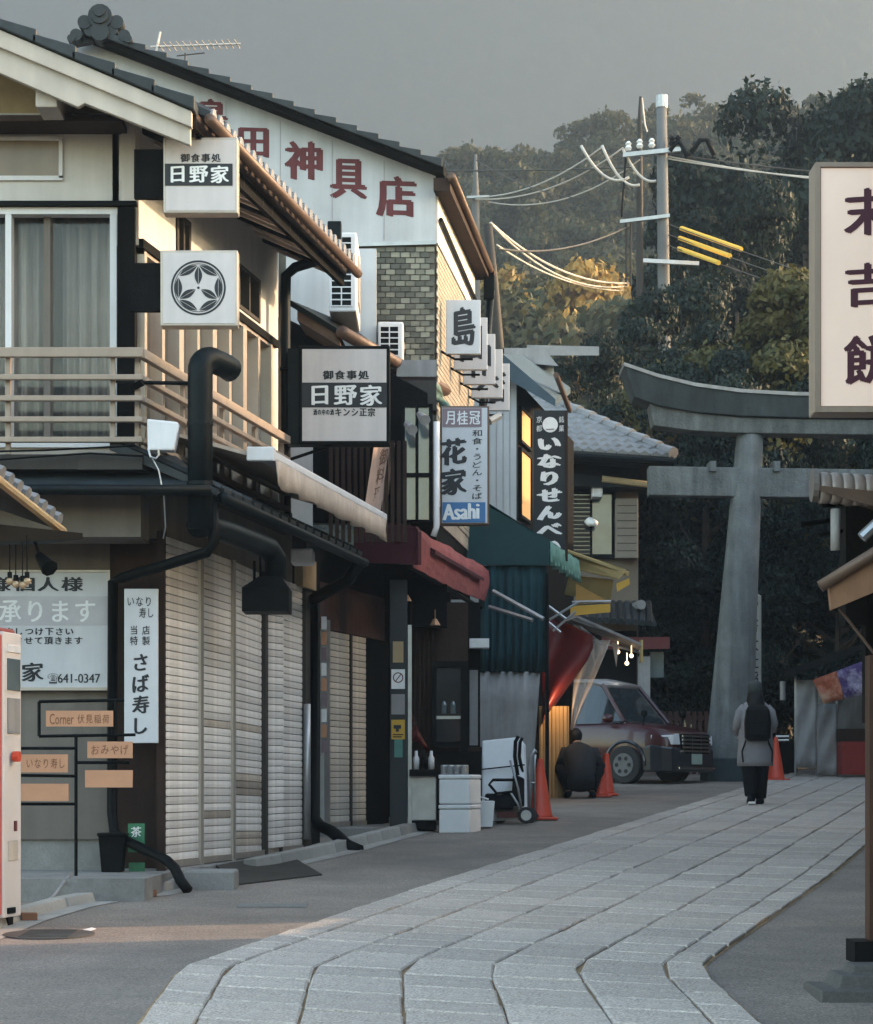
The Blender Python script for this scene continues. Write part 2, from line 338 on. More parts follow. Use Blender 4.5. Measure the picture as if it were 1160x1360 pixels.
# drain cover and grating in the asphalt
mb = MB(); c = G(362, 1204)
for j in range(2, 7): mb.box(c.x - 0.24, c.x + 0.24, c.y - 0.2 + j * 0.05, c.y - 0.175 + j * 0.05, gz(c.y) + 0.002 + SL * (j * 0.05 - .2), gz(c.y) + 0.011 + SL * (j * 0.05 - .2))
tag(ob('drain_grating', mb, M_concrete), 'small pale drain grating set in the asphalt before the shutters', 'grating')
mb = MB(); c = G(65, 1242)
mb.prism([(c.x + 0.28 * math.cos(a), c.y + 0.28 * math.sin(a), gz(c.y + 0.28 * math.sin(a)) + 0.003) for a in np.linspace(0, 2 * math.pi, 20)[:-1]], (0, 0, 0.006))
for j in range(-4, 5): mb.box(c.x - 0.15, c.x + 0.15, c.y + j * 0.05 - 0.012, c.y + j * 0.05 + 0.012, gz(c.y + j * .05) + 0.005, gz(c.y + j * .05) + 0.013)
tag(ob('manhole_cover', mb, mat('cast_iron', (.06, .058, .055), .7, .3, 6, .2)), 'round dark manhole cover at the kerb near the vending machine', 'manhole cover')
# white painted dash at the left kerb
mb = MB(); mb.prism([G(112, 1240) + ZA * .004, G(128, 1235) + ZA * .004, G(122, 1233) + ZA * .004, G(104, 1238) + ZA * .004], (0, 0, 0.002)); fix(ob('painted_mark', mb, M_paint))
# left kerb stones, following the gutter line traced in the photo
KP = [G(-120, 1300), G(-60, 1275), G(0, 1249), G(60, 1224), G(120, 1206), G(180, 1194), G(225, 1190), G(290, 1176), G(330, 1165), G(400, 1150), G(470, 1134), G(530, 1117), G(576, 1105)]
kerb = None
def along(pts, step):
    out = []; 
    for a, b in zip(pts, pts[1:]):
        n = max(1, int((b - a).length / step)); out += [a + (b - a) * (i / n) for i in range(n)]
    return out + [pts[-1]]
kk = along(KP, 0.6)
mb = MB(); mb.sheet([[Vector((p.x - s, p.y + 0.02, gz(p.y) + 0.006)) for s in (0.0, 0.28)] for p in kk]); kerb = fix(ob('gutter_strip', mb, M_kerb))
for i, (a, b) in enumerate(zip(kk, kk[1:])):
    if 226 < CX + a.x / a.y * FPX < 330: continue
    t = (b - a).normalized(); n = Vector((-t.y, t.x, 0)).normalized(); h = 0.07 if i < 8 else 0.1
    a2 = a + t * 0.006 + n * .16; b2 = b - t * 0.006 + n * .16; m1 = MB()
    m1.hexa([a2, b2, b2 + n * 0.13, a2 + n * 0.13, a2 + ZA * h + n * 0.02, b2 + ZA * h + n * 0.02, b2 + n * 0.13 + ZA * h, a2 + n * 0.13 + ZA * h])
    ob('kerb_stone', m1, M_kerb, kerb, bevel=0.008)
# raised concrete footing under the first house and the pavement strip beside it
mb = MB(); A = G(30, 1200); B = G(192, 1198); 
mb.hexa([(-5, A.y, gz(A.y)), (B.x, B.y, gz(B.y)), (B.x + 0.08, 17.9, gz(17.9) - .1), (-5, 17.9, gz(17.9) - .1), (-5, A.y, gz(A.y) + .17), (B.x, B.y, gz(A.y) + .17), (B.x + 0.08, 17.9, gz(A.y) + .17), (-5, 17.9, gz(A.y) + .17)])
fix(ob('concrete_step', mb, M_concrete))
# ================================================================ hills and haze
def hill(name, y0, y1, x0, x1, top, mt, nx, ny, amp, sc, bump):
    rows = []; rs = np.random.RandomState(5); ph = rs.rand(12) * 6.28; fr = rs.rand(12) * 1.6 + 0.4; an = rs.rand(12) * 6.28
    def nz(x, y): return sum(math.sin((x * math.cos(a) + y * math.sin(a)) * f / sc + p) / (1 + 0.6 * f) for a, f, p in zip(an, fr, ph)) / 5
    for j in range(ny):
        t = j / (ny - 1); y = y0 + (y1 - y0) * t
        rows.append([(x, y + 6 * nz(x + 31, y), top(x, t) + amp * nz(x, y) * (t > 0) + rs.uniform(-bump, bump)) for x in np.linspace(x0, x1, nx)])
    m = MB(); m.sheet(rows); o = ob(name, m, mt, smooth=True); return structure(o)
M_hill = mat('hill_ground', (0.03, 0.036, 0.018), 0.95, 0.4, 0.05, 0.0)
M_mtn = mat('mountain_forest', (0.035, 0.042, 0.03), 0.95, 0.55, 0.03, 0.0, fine=0.4)
def htop(x, t):
    # ridge heights traced from the photo at 230 m
    px = CX + x / 230 * FPX; yy = np.interp(px, [-600, 300, 560, 600, 680, 740, 800, 860, 940, 1100, 1700], [440, 370, 300, 232, 205, 215, 185, 175, 190, 150, 100]) + 44
    return 3.2 + (ZP(yy, 230) - 3.2) * min(1, t * 1.25) ** 0.9
hill('hill', 120, 260, -110, 170, htop, M_hill, 90, 40, 2.0, 14, 0.4)
def mtop(x, t): return 3.0 + (880 + 40 * math.sin(x / 190 + 1)) * min(1, t * 1.08) ** 1.05
hill('mountain', 950, 2150, -520, 560, mtop, M_mtn, 260, 240, 26.0, 85, 6.0)
m = MB(); m.box(-560, 600, -28, 2200, -3.2, 1010)
haze = ob('haze', m, None); haze['kind'] = 'stuff'
hm = bpy.data.materials.new('haze_air'); hm.use_nodes = True; n = hm.node_tree.nodes; n.remove(n['Principled BSDF'])
pv = n.new('ShaderNodeVolumePrincipled'); pv.inputs['Color'].default_value = (0.185, 0.24, 0.31, 1); pv.inputs['Density'].default_value = 0.0013; pv.inputs['Anisotropy'].default_value = 0.1
hm.node_tree.links.new(pv.outputs[0], n['Material Output'].inputs['Volume']); haze.data.materials.append(hm)

# ================================================================ trees
def leaf_cloud(rs, nl, lobes, size, shell=0.55):
    """leaf faces scattered through lobes: (centre, radius) list"""
    C = np.array([l[0] for l in lobes]); Rr = np.array([l[1] for l in lobes]); pr = Rr ** 2; k = rs.choice(len(lobes), nl, p=pr / pr.sum())
    d = rs.normal(size=(nl, 3)); d /= np.linalg.norm(d, axis=1)[:, None]; d[:, 2] = np.where(rs.rand(nl) < 0.25, d[:, 2], np.abs(d[:, 2]) * 0.9 - 0.1)
    r = Rr[k] * (shell + (1.08 - shell) * rs.rand(nl) ** 0.6); c = C[k] + d * r[:, None] * np.array([1, 1, 0.85])
    nrm = d + rs.normal(size=(nl, 3)) * 0.7; nrm /= np.linalg.norm(nrm, axis=1)[:, None]
    u = np.cross(nrm, rs.normal(size=(nl, 3))); u /= np.linalg.norm(u, axis=1)[:, None]; v = np.cross(nrm, u)
    s = size * (0.6 + 0.8 * rs.rand(nl))[:, None]; u = u * s; v = v * s * 0.55
    V = np.stack([c - u, c + v * 0.9 - u * 0.1, c + u, c - v], 1).reshape(-1, 3)
    return V
def leaf_mesh(name, V, mt):
    n = len(V) // 4; me = bpy.data.meshes.new(name); me.vertices.add(len(V)); me.vertices.foreach_set('co', V.astype('f').ravel())
    me.loops.add(4 * n); me.loops.foreach_set('vertex_index', np.arange(4 * n, dtype='i')); me.polygons.add(n)
    me.polygons.foreach_set('loop_start', np.arange(0, 4 * n, 4, dtype='i')); me.polygons.foreach_set('loop_total', np.full(n, 4, dtype='i')); me.update(); me.materials.append(mt); return me
def crown_lobes(rs, rx, rz, n, zc, low=0.0):
    out = []
    for i in range(n):
        d = rs.normal(size=3); d /= np.linalg.norm(d); d[2] = d[2] if d[2] > -0.6 - low else -d[2]
        q = rs.uniform(0.55, 1.0); out.append(((d[0] * rx * q, d[1] * rx * q, zc + d[2] * rz * q), rs.uniform(0.17, 0.32) * rx))
    return out
def tree_parts(seed, h, rx, nl, size, lm, low=0.25, lobes=26):
    rs = np.random.RandomState(seed); zc = h * (0.5 + low / 2); rz = h * (1 - low) / 2 * 0.92
    V = leaf_cloud(rs, nl, crown_lobes(rs, rx, rz, lobes, zc, 9 if low <= 0.02 else 0), size); crown = leaf_mesh('crown', V, lm)
    m = MB(); m.tube([(0, 0, -0.3), (0.05, 0, h * 0.2), (0.1, 0.1, h * 0.45), (0, 0.15, h * 0.75)], [h * 0.028, h * 0.021, h * 0.016, h * 0.005], 9)
    for i in range(7):
        a = rs.rand() * 6.28; z = h * (0.25 + 0.06 * i); L = rx * rs.uniform(0.5, 0.85)
        m.tube([(0.05, 0.05, z), (math.cos(a) * L * 0.5, math.sin(a) * L * 0.5, z + L * 0.3), (math.cos(a) * L, math.sin(a) * L, z + L * 0.75)], [h * 0.01, h * 0.006, h * 0.0025], 6)
    return crown, m.mesh('trunk', True)
TK = {}
def tree(kind, label, px, d, top_y, group, sx=1.0, rot=0.0, name='broadleaf_tree'):
    crown, trunk = TK[kind][:2]; h0 = TK[kind][2]; g = gz(min(d, 60)); 
    if d > 100: g = hz(XP(px, d), d)
    h = ZP(top_y, d) - g; t = thing(name, label, 'tree', (XP(px, d), d, g - 0.05), group); s = h / h0
    for nm, me in (('crown', crown), ('trunk', trunk)):
        o = bpy.data.objects.new(nm, me); COL.objects.link(o); o.parent = t
        if not me.materials: me.materials.append(M_bark)
    t.scale = (s * sx, s * sx, s); t.rotation_euler.z = rot; return t
def hz(x, d):
    t = (d - 120) / 140; return htop(x * 230 / d, max(0, t)) if t > 0 else 3.4
TK['dark'] = (*tree_parts(1, 12, 4.2, 60000, 0.085, LF1, 0.12, 40), 12)
TK['dark2'] = (*tree_parts(2, 12, 3.6, 60000, 0.08, LF1, 0.02, 40), 12)
TK['olive'] = (*tree_parts(3, 10, 3.2, 50000, 0.075, LF2, 0.1, 30), 10)
TK['gold'] = (*tree_parts(4, 10, 4.0, 20000, 0.13, LF4, 0.1, 22), 10)
TK['hill'] = (*tree_parts(6, 10, 4.4, 20000, 0.13, LF3, 0.1, 22), 10)
TK['bush'] = (*tree_parts(5, 5, 2.6, 36000, 0.065, LF1, -0.05, 26), 5)
gr = 'trees behind the stone gate'
tree('dark', 'tallest dark evergreen tree rising at the right above the stone gate', 1075, 62, 95, gr, 0.78, 0.4)
tree('dark', 'tall dark tree at the right edge behind the vertical shop sign', 1210, 66, 70, gr, 0.7, 2.0)
tree('dark2', 'dark round evergreen between the tall tree and the power pole', 985, 56, 215, gr, 0.62, 1.0)
tree('olive', 'olive yellow leaved tree left of the big vertical sign', 1035, 47, 330, gr, 0.95, 0.2)
tree('dark2', 'dark tree under the power pole beside the hip roofed house', 868, 49, 338, gr, 0.72, 2.4)
tree('dark2', 'dark leafy tree left of the power pole above the dark banner', 785, 52, 425, gr, 0.62, 0.9)
tree('dark', 'dark leafy tree directly behind the curved gate beam', 940, 45, 455, gr, 0.72, 3.0)
tree('dark', 'dark tree behind the right half of the gate beams', 1120, 45, 480, gr, 0.8, 4.2)
for i, (px, d, ty) in enumerate([(885, 44.5, 800), (925, 46, 740), (985, 45, 720), (1045, 46.5, 700), (1105, 44.5, 740), (1170, 45, 700), (800, 49, 690), (860, 48, 640)]):
    tree('bush', ['dense dark shrub beside the hip roofed house', 'dense dark shrub left of the stone gate column', 'dense dark shrub behind the inscribed stone pillar', 'dense dark shrub right of the stone gate column', 'dense dark shrub above the grey tarpaulin stall', 'dense dark shrub at the right behind the wooden post', 'dense dark shrub behind the yellow awning', 'dense dark shrub rising over the low tiled roof'][i], px, d, ty, 'dark shrubs behind the gate', 0.95, i * 1.3, 'evergreen_shrub')
tree('gold', 'golden sunlit tree on the lower hill slope beside the leaning pole', 690, 117, 312, None, 0.75, 0.3)
tree('hill', 'dim brownish tree below the golden tree on the hill', 728, 108, 372, None, 0.95, 1.1)
tree('hill', 'low hazy tree between the golden tree and the dark evergreens', 800, 125, 345, None, 0.95, 2.2)
# the wooded hill: one mass of crowns
rs = np.random.RandomState(11); base = []
unit = leaf_cloud(rs, 2600, crown_lobes(rs, 1.0, 0.8, 16, 0.6), 0.05)
unit2 = leaf_cloud(rs, 2600, crown_lobes(rs, 1.0, 0.75, 14, 0.6), 0.05)
for i in range(260):
    t = rs.rand() ** 0.7; y = 124 + 120 * t; px = rs.uniform(470, 1130); x = XP(px, y); s = rs.uniform(3.2, 6.2)
    u = unit if i % 2 else unit2; a = rs.rand() * 6.28; ca, sa = math.cos(a), math.sin(a)
    V = np.stack([u[:, 0] * ca - u[:, 1] * sa, u[:, 0] * sa + u[:, 1] * ca, u[:, 2] * rs.uniform(0.8, 1.2)], 1) * s + np.array([x, y, hz(x, y) - 0.8])
    base.append(V)
me = leaf_mesh('hill_forest', np.concatenate(base), LF3); o = link('hill_forest', me, LF3); o['kind'] = 'stuff'; tag(o, 'hazy wooded hillside behind the street', 'forest')
# ================================================================ first house on the left (restaurant with shutters)
L1 = Line(-2.09, 17.5, 0.19)          # shutter wall along the street
U1 = Line(-2.32, 17.3, 0.19)          # upper wall
YE = 21.45                            # far end of the house
H1 = thing('shop_house', 'two storey cream house with balcony and rolled down shutters, nearest on the left', 'house', (-3.5, 17.4, gz(17.4)))
FB = gz(15.9) + 0.17                  # footing level
zsh = 0.785                            # shutter bottom datum
def H(name, mb, mt, **k): return ob(name, mb, mt, H1, **k)
# --- structure of the ground floor
FW = 17.62
m = MB(); m.pbox(-260, 712, 150, 1115, FW, 0.2); H('front_wall', m, M_beige)
m = MB(); m.pbox(-260, 1108, 200, 1172, FW + .03, 0.2); H('plinth', m, M_concrete)
m = MB(); m.box(XP(146, 17.55), L1.X(17.62, -.02), 17.55, 17.8, FB - .2, ZP(712, 17.55)); H('corner_board', m, M_brown)
m = MB(); m.box(XP(208, 17.4), XP(219, 17.4), 17.4, 17.52, FB - .3, ZP(705, 17.4)); H('corner_post', m, M_brown)
m = MB(); m.box(-6.5, L1.X(17.8, -.35), 17.9, 21.3, 0.4, 4.0); H('ground_floor_core', m, M_dark)
m = MB(); m.wbox(L1, 17.5, YE + .1, gz(17.5) - .35, zsh + .02, -.4, .1); H('shutter_sill', m, M_concrete, bevel=0.01)
ztop = ZP(712, 17.5)
m = MB(); m.wbox(L1, 17.45, YE, ztop - .02, ztop + .65, -.35, -.03); H('shutter_header', m, M_beige)
# --- five roller shutters, slat by slat
edges = [(219, 264), (268, 307), (311, 351), (353, 370), (373, 402)]
rr = random.Random(5); SLATZ = []
for i, (xa, xb) in enumerate(edges):
    Ya, Yb = L1.Y(xa + .6), L1.Y(xb - .6); z0 = zsh + 0.025 + 0.004 * i; z1 = ztop - 0.005 * i; tilt = (0.0, 0.006, 0.02, -0.012, 0.004)[i]
    skew = (0.0, 0.0, -0.02, 0.05, 0.0)[i]
    m = MB(); m.wbox(L1, Ya, Yb, z0, z0 + .05, -.03, .012); sh = H('shutter', m, M_alu)
    n = 40; pitch = (z1 - z0 - .05) / n
    base = None
    for j in range(n):
        rust = (i in (1, 2) and j in (8, 9, 10, 6, 7) and rr.random() < 0.6) or (i == 2 and j < 4 and rr.random() < .6) or (i == 1 and j in (5, 17)) or (i == 2 and j == 17)
        zz = z0 + .052 + pitch * j
        if base is None:
            q = MB(); prof = [(-.02, 0.0), (0.0, 0.002), (0.0025, pitch * .45), (0.0, pitch * .9), (-.012, pitch * .945), (-.02, pitch * .945)]
            a = [L1.pt(Ya, zz + p[1], p[0]) for p in prof]; b = [L1.pt(Yb, zz + p[1] - tilt * (Yb - Ya), p[0] + skew) for p in prof]
            q.loft([a, b]); base = ob('slat', q, M_slat, sh); base_z = base.location.z; bm2 = base.data.copy(); bm2.materials[0] = M_slat_rust; o = base
        else:
            o = base.copy(); COL.objects.link(o); o.location.z = base_z + pitch * j
        if rust: o.data = bm2
    if i < 4:
        m = MB(); Yc = L1.Y((xb + edges[i + 1][0]) / 2); m.wbox(L1, Yc - .045, Yc + .045, z0 - .03, z1, -.03, .018); H('shutter_guide', m, M_alu if i < 2 else M_poled)
m = MB(); m.wbox(L1, L1.Y(402), L1.Y(410), 0.5, ztop, -.05, .03); H('shutter_guide', m, M_poled)
m = MB(); m.wbox(L1, L1.Y(394), L1.Y(412), ZP(775, 21.2), ZP(735, 21.2), -.02, .06); H('header_panel', m, M_ochre)
# wall strip with pipe beyond the shutters
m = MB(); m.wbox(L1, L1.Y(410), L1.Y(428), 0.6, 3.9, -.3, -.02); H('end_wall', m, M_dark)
# --- lower tiled roof between the storeys (front and street side)
E1 = Line(-1.52, 17.3, 0.19); ze = 3.6
m = MB()
for a, b in ((16.75, YE + .1),):
    m.hexa([E1.pt(a, ze), E1.pt(b, ze), U1.pt(b, ze + .34), U1.pt(a, ze + .34), E1.pt(a, ze + .05), E1.pt(b, ze + .05), U1.pt(b, ze + .42), U1.pt(a, ze + .42)])
pr = H('lower_roof', m, M_tile)
q = MB(); n = 17
for j in range(n):
    y = 16.8 + (YE - 16.75) * j / n; q.tube([E1.pt(y, ze + .06, .01), U1.pt(y, ze + .43)], .035, 6)
for j in range(n): 
    y = 16.93 + (YE - 16.75) * j / n; q.obox(E1.pt(y - .1, ze + .03, -.02), (E1.t * .2), E1.n * .05, (0, 0, .035))
o = ob('roof_tile_rows', q, M_tile, pr); o['kind'] = 'stuff'
m = MB(); m.tube([E1.pt(16.7, ze - .02, .05), E1.pt(YE, ze - .04, .05)], .045, 8); ob('gutter', m, M_duct, pr, smooth=True)
# front skirt roof and beige band
m = MB(); m.hexa([(-5, 16.6, ZP(655, 16.6)), (E1.X(16.7), 16.6, ZP(655, 16.6)), (-2.0, 17.3, ZP(612, 17.3)), (-5, 17.3, ZP(612, 17.3)), (-5, 16.6, ZP(648, 16.6)), (E1.X(16.7), 16.6, ZP(648, 16.6)), (-2.0, 17.3, ZP(605, 17.3)), (-5, 17.3, ZP(605, 17.3))]); H('front_skirt_roof', m, M_tile)
m = MB(); m.tube([(-5, 16.56, ZP(649, 16.56)), (E1.X(16.6), 16.56, ZP(651, 16.56))], .04, 8); H('front_gutter', m, M_duct, smooth=True)
m = MB(); m.pbox(-260, 656, 187, 713, 16.95, 0.5); H('front_fascia', m, M_beige)
m = MB(); m.pbox(-260, 598, 168, 628, 17.0, 0.3); H('balcony_fascia', m, M_cream)
# --- upper storey walls
zb, zt2 = ZP(600, 17.4), 6.9
m = MB(); m.box(-7.2, XP(158, 17.42), 17.42, 17.6, ZP(276, 17.42), ZP(150, 17.42)); H('upper_front_wall', m, M_white)
m = MB(); m.box(-7.2, XP(158, 17.42), 17.44, 17.6, zb - .2, ZP(590, 17.42)); H('window_apron', m, M_cream)
m = MB(); m.box(-7.2, XP(180, 17.3), 17.36, 17.44, ZP(274, 17.4), ZP(268, 17.4)); H('window_head_trim', m, M_black)
m = MB(); m.box(-7.2, XP(162, 17.1), 17.05, 17.4, ZP(163, 17.1), ZP(155, 17.1)); H('ledge_trim', m, M_brown)
m = MB(); m.box(XP(156, 17.36), XP(179, 17.36), 17.36, 17.55, zb - .2, ZP(275, 17.36)); H('post', m, M_dark)
m = MB(); m.box(XP(162, 17.4), XP(180, 17.4), 17.38, 17.58, ZP(270, 17.4), ZP(145, 17.4)); H('corner_wall', m, M_white)
# street side wall, with openings: built from strips
zw0, zw1 = ZP(470, 19), ZP(385, 20)      # low
def ustrip(Y0, Y1, z0, z1, nm='side_wall', mt=M_white, o0=-.2, o1=0): mm = MB(); mm.wbox(U1, Y0, Y1, z0, z1, o0, o1); return H(nm, mm, mt)
zwin0, zwin1 = 3.95, 5.62
ustrip(17.42, YE, 6.12, 6.75); ustrip(17.42, YE, zwin1, 5.72); ustrip(17.42, YE, 3.4, zwin0)
ustrip(17.42, 18.35, 5.72, 6.12); ustrip(18.75, 20.15, 5.72, 6.12); ustrip(20.9, YE, 5.72, 6.12); ustrip(21.3, YE, zwin0, zwin1)
ustrip(17.42, YE, zwin1 - .02, zwin1 + .05, 'window_head_trim', M_dark, 0, .035)
ustrip(17.42, YE, zwin0 - .06, zwin0 + .02, 'window_sill', M_alu, 0, .06)
m = MB(); m.wbox(U1, 17.5, YE, 3.4, 6.7, -.75, -.7); H('inner_wall', m, M_beige)
m = MB(); m.wbox(U1, YE - .02, YE + .1, 0.7, 6.7, -4.5, 0); H('rear_wall', m, M_white)
# small upper windows on the street side
for a, b in ((18.36, 18.74), (20.16, 20.89)):
    m = MB(); m.wbox(U1, a, b, 5.73, 6.11, -.12, -.1); wn = H('window', m, M_glassd)
    m = MB()
    for q0, q1, z0, z1 in ((a, b, 5.72, 5.755), (a, b, 6.085, 6.12), (a, a + .05, 5.75, 6.09), (b - .05, b, 5.75, 6.09), ((a + b) / 2 - .02, (a + b) / 2 + .02, 5.75, 6.09)): m.wbox(U1, q0, q1, z0, z1, -.13, .012)
    ob('frame', m, M_poled, wn)
# tall sliding windows behind the balcony, street side
ww = (21.28 - 17.5) / 4
for i in range(4):
    a = 17.5 + ww * i; b = a + ww
    m = MB(); m.wbox(U1, a + .03, b - .03, zwin0 + .03, zwin1 - .03, -.09, -.075); wn = H('sliding_window', m, M_glass)
    m = MB()
    for q0, q1, z0, z1 in ((a, b, zwin0, zwin0 + .05), (a, b, zwin1 - .05, zwin1), (a, a + .06, zwin0, zwin1), (b - .06, b, zwin0, zwin1), ((a + b) / 2 - .035, (a + b) / 2 + .035, zwin0 + .04, zwin1 - .04)): m.wbox(U1, q0, q1, z0, z1, -.1, .02 if q1 - q0 < .1 else .014)
    ob('frame', m, M_alu, wn)
    m = MB(); rows = []
    for z in (zwin0 + .04, zwin1 - .06): rows.append([U1.pt(a + .06 + (ww - .12) * k / 20 * (.55 if i != 1 else .4), z, -.22 + .03 * math.sin(k * 1.9)) for k in range(21)])
    m.sheet(rows, .004, (1, 0, 0)); ob('curtain', m, M_curtain, wn, smooth=True)
    if i == 1:
        m = MB(); m.wbox(U1, a + .55, b - .06, zwin0 + .5, zwin0 + 1.1, -.16, -.15); ob('paper_notice', m, M_paintg, wn)
# front windows: transom and large sliding window with curtains
m = MB(); m.pbox(-200, 186, 78, 233, 17.41, .02); wn = H('transom_window', m, mat('frosted_pane', (0.2, 0.15, 0.1), .25, .2, 2, 0, streak=.2))
m = MB()
for r in ((-200, 181, 83, 186), (-200, 233, 83, 239), (78, 184, 83, 236)): m.pbox(*r, 17.395, .1)
ob('frame', m, M_plasw, wn)
m = MB(); m.pbox(-240, 280, 152, 592, 17.56, .015); wn = H('sliding_window', m, M_glass)
m = MB()
for r in ((-240, 275, 156, 284), (-240, 586, 156, 594), (146, 278, 155, 592), (7, 281, 15, 590), (-150, 281, -142, 590)): m.pbox(*r, 17.41 + (.004 if r[2] - r[0] < 20 else 0), .12)
ob('frame', m, M_plasw, wn)
m = MB(); rows = []
for z in (ZP(590, 17.75), ZP(283, 17.75)): rows.append([(XP(x, 17.75), 17.75 + .045 * math.sin(x * .33) + .02 * math.sin(x * .81), z) for x in np.arange(-240, 152, 2.0)])
m.sheet(rows, .004, (0, 1, 0)); ob('curtain', m, M_curtain, wn, smooth=True)
m = MB(); m.box(-7.2, XP(150, 18.2), 18.4, 18.5, zb, 6.6); H('room_wall', m, M_beige)
# --- balcony: floor, rails and posts
B1 = Line(-2.2, 16.72, 0.19); zr = [ZP(y, 16.72) for y in (468, 501, 529, 557, 584)]
m = MB(); m.wbox(B1, 16.72, YE - .3, zr[4] - .22, zr[4] - .1, -.45, .02); m.box(-6, B1.X(16.75), 16.74, 17.4, zr[4] - .215, zr[4] - .105); H('balcony_floor', m, M_poled)
for j, z in enumerate(zr):
    h = .036 if j == 0 else .02
    m = MB(); m.box(-6, B1.X(16.72) + .025, 16.70, 16.75, z - h, z + h); H('front_rail', m, M_rail, bevel=.006)
    m = MB(); m.wbox(B1, 16.76, 21.0, z - h, z + h, -.025, .03); H('side_rail', m, M_rail, bevel=.006)
for x in (-150, -60, 11, 150):
    m = MB(); m.box(XP(x, 16.77) - .018, XP(x, 16.77) + .018, 16.752, 16.79, zr[4] - .1, zr[0] - .03); H('rail_post', m, M_rail)
for y in (16.8, 17.9, 19.0, 20.0, 20.95):
    m = MB(); m.wbox(B1, y, y + .04, zr[4] - .1, zr[0] - .03, -.06, -.028); H('rail_post', m, M_rail)
# --- main roof: gable towards the camera
RE = Line(-1.81, 16.55, 0.19); zeave = 6.43; pitch = 0.425
def rz(x, y): return zeave + pitch * (RE.X(y) - x)
m = MB(); A, B_ = 16.6, YE + .1; A2 = A + .12
def rp3(xo, y, dz): x = RE.X(y) - xo; return Vector((x, y, zeave + pitch * xo + dz))
m.hexa([rp3(0, A2, -.12), rp3(0, B_, -.12), rp3(4.5, B_, -.12), rp3(4.5, A2, -.12), rp3(0, A2, .0), rp3(0, B_, .0), rp3(4.5, B_, .0), rp3(4.5, A2, .0)]); rf = H('main_roof', m, M_brown)
# verge tiles along the gable edge, one by one
q = MB(); S = .29
for j in range(13):
    xo = j * S; m = MB(); p = rp3(xo - .03, A - .03, -.01); up = Vector((-S, 0, pitch * S)); 
    m.hexa([p, p + Vector((0, .34, 0)), p + up * 1.12 + Vector((0, .34, 0)), p + up * 1.12, p + ZA * .105, p + Vector((0, .34, .105)), p + up * 1.12 + Vector((0, .34, .06)), p + up * 1.12 + ZA * .06]); ob('verge_tile', m, M_tile, rf, bevel=.01)
for j in range(9):
    y0 = A + .26 + j * .55
q = MB(); n = 26
for j in range(n):
    y = A + .3 + (B_ - A - .35) * j / (n - 1); q.tube([rp3(-.06, y, .05), rp3(4.3, y, .05)], .058, 7)
    q.obox(rp3(-.03, y + .03, .0), (RE.t * .14), rp3(4.3, y, 0) - rp3(-.03, y, 0), (0, 0, .03))
o = ob('roof_tile_rows', q, M_tile, rf, smooth=False); o['kind'] = 'stuff'
for j in range(n):      # round eave tile ends
    y = A + .3 + (B_ - A - .35) * j / (n - 1); q = MB(); c = rp3(-.065, y, .05); q.tube([c, c + RE.n * .02], .062, 9); ob('eave_tile_end', q, M_tile2, rf)
# barge board (two boards), purlin block, rafters under the eave
m = MB(); m.prism([rp3(.0, A, -.02), rp3(4.4, A, -.02), rp3(4.4, A, -.17), rp3(.0, A, -.14)], (0, .07, 0)); H('barge_board', m, M_cream, bevel=.006)
m = MB(); m.prism([rp3(.02, A + .04, -.13), rp3(4.4, A + .04, -.15), rp3(4.4, A + .04, -.3), rp3(.85, A + .04, -.34), rp3(.8, A + .04, -.29), rp3(.02, A + .04, -.27)], (0, .06, 0)); H('lower_barge_board', m, M_cream, bevel=.006)
m = MB(); m.pbox(47, 96, 76, 142, 16.72, .75); H('purlin_end', m, M_cream, bevel=.01)
m = MB(); m.prism([P(-300, -60, 17.45), P(-300, 160, 17.45), P(178, 160, 17.45), P(178, 100, 17.45)], (0, .12, 0)); H('gable_wall', m, M_ochre)
m = MB(); m.wbox(RE, A + .3, B_, zeave - .22, zeave - .1, -.06, -.02); H('eave_board', m, M_dark)
for j in range(14):
    y = 17.5 + j * .29; m = MB(); m.obox(rp3(.02, y, -.2), Vector((0, .05, 0)), rp3(.75, y, -.2) - rp3(.02, y, -.2), (0, 0, .075)); H('rafter', m, M_cream if j % 3 else M_dark)
m = MB(); m.tube([RE.pt(A + .1, zeave - .05, .1), RE.pt(B_ + .05, zeave - .09, .1)], .043, 10); H('eave_gutter', m, M_rust, smooth=True)
# --- gutter box and downpipe at the far corner
e = P(444, 312, 21.3)
m = MB(); m.obox(e + Vector((-.06, -.06, -.12)), (.13, 0, 0), (0, .12, 0), (0, 0, .24)); dp = H('downpipe', m, M_duct, bevel=.01)
m = MB(); m.tube([e + Vector((0, 0, -.1)), P(443, 335, 21.3), P(415, 348, 21.25), P(392, 355, 21.2), P(380, 366, 21.2), P(379, 400, 21.2), P(379, 600, 21.2), P(380, 700, 21.2)], .05, 8); ob('pipe', m, M_duct, dp, smooth=True)
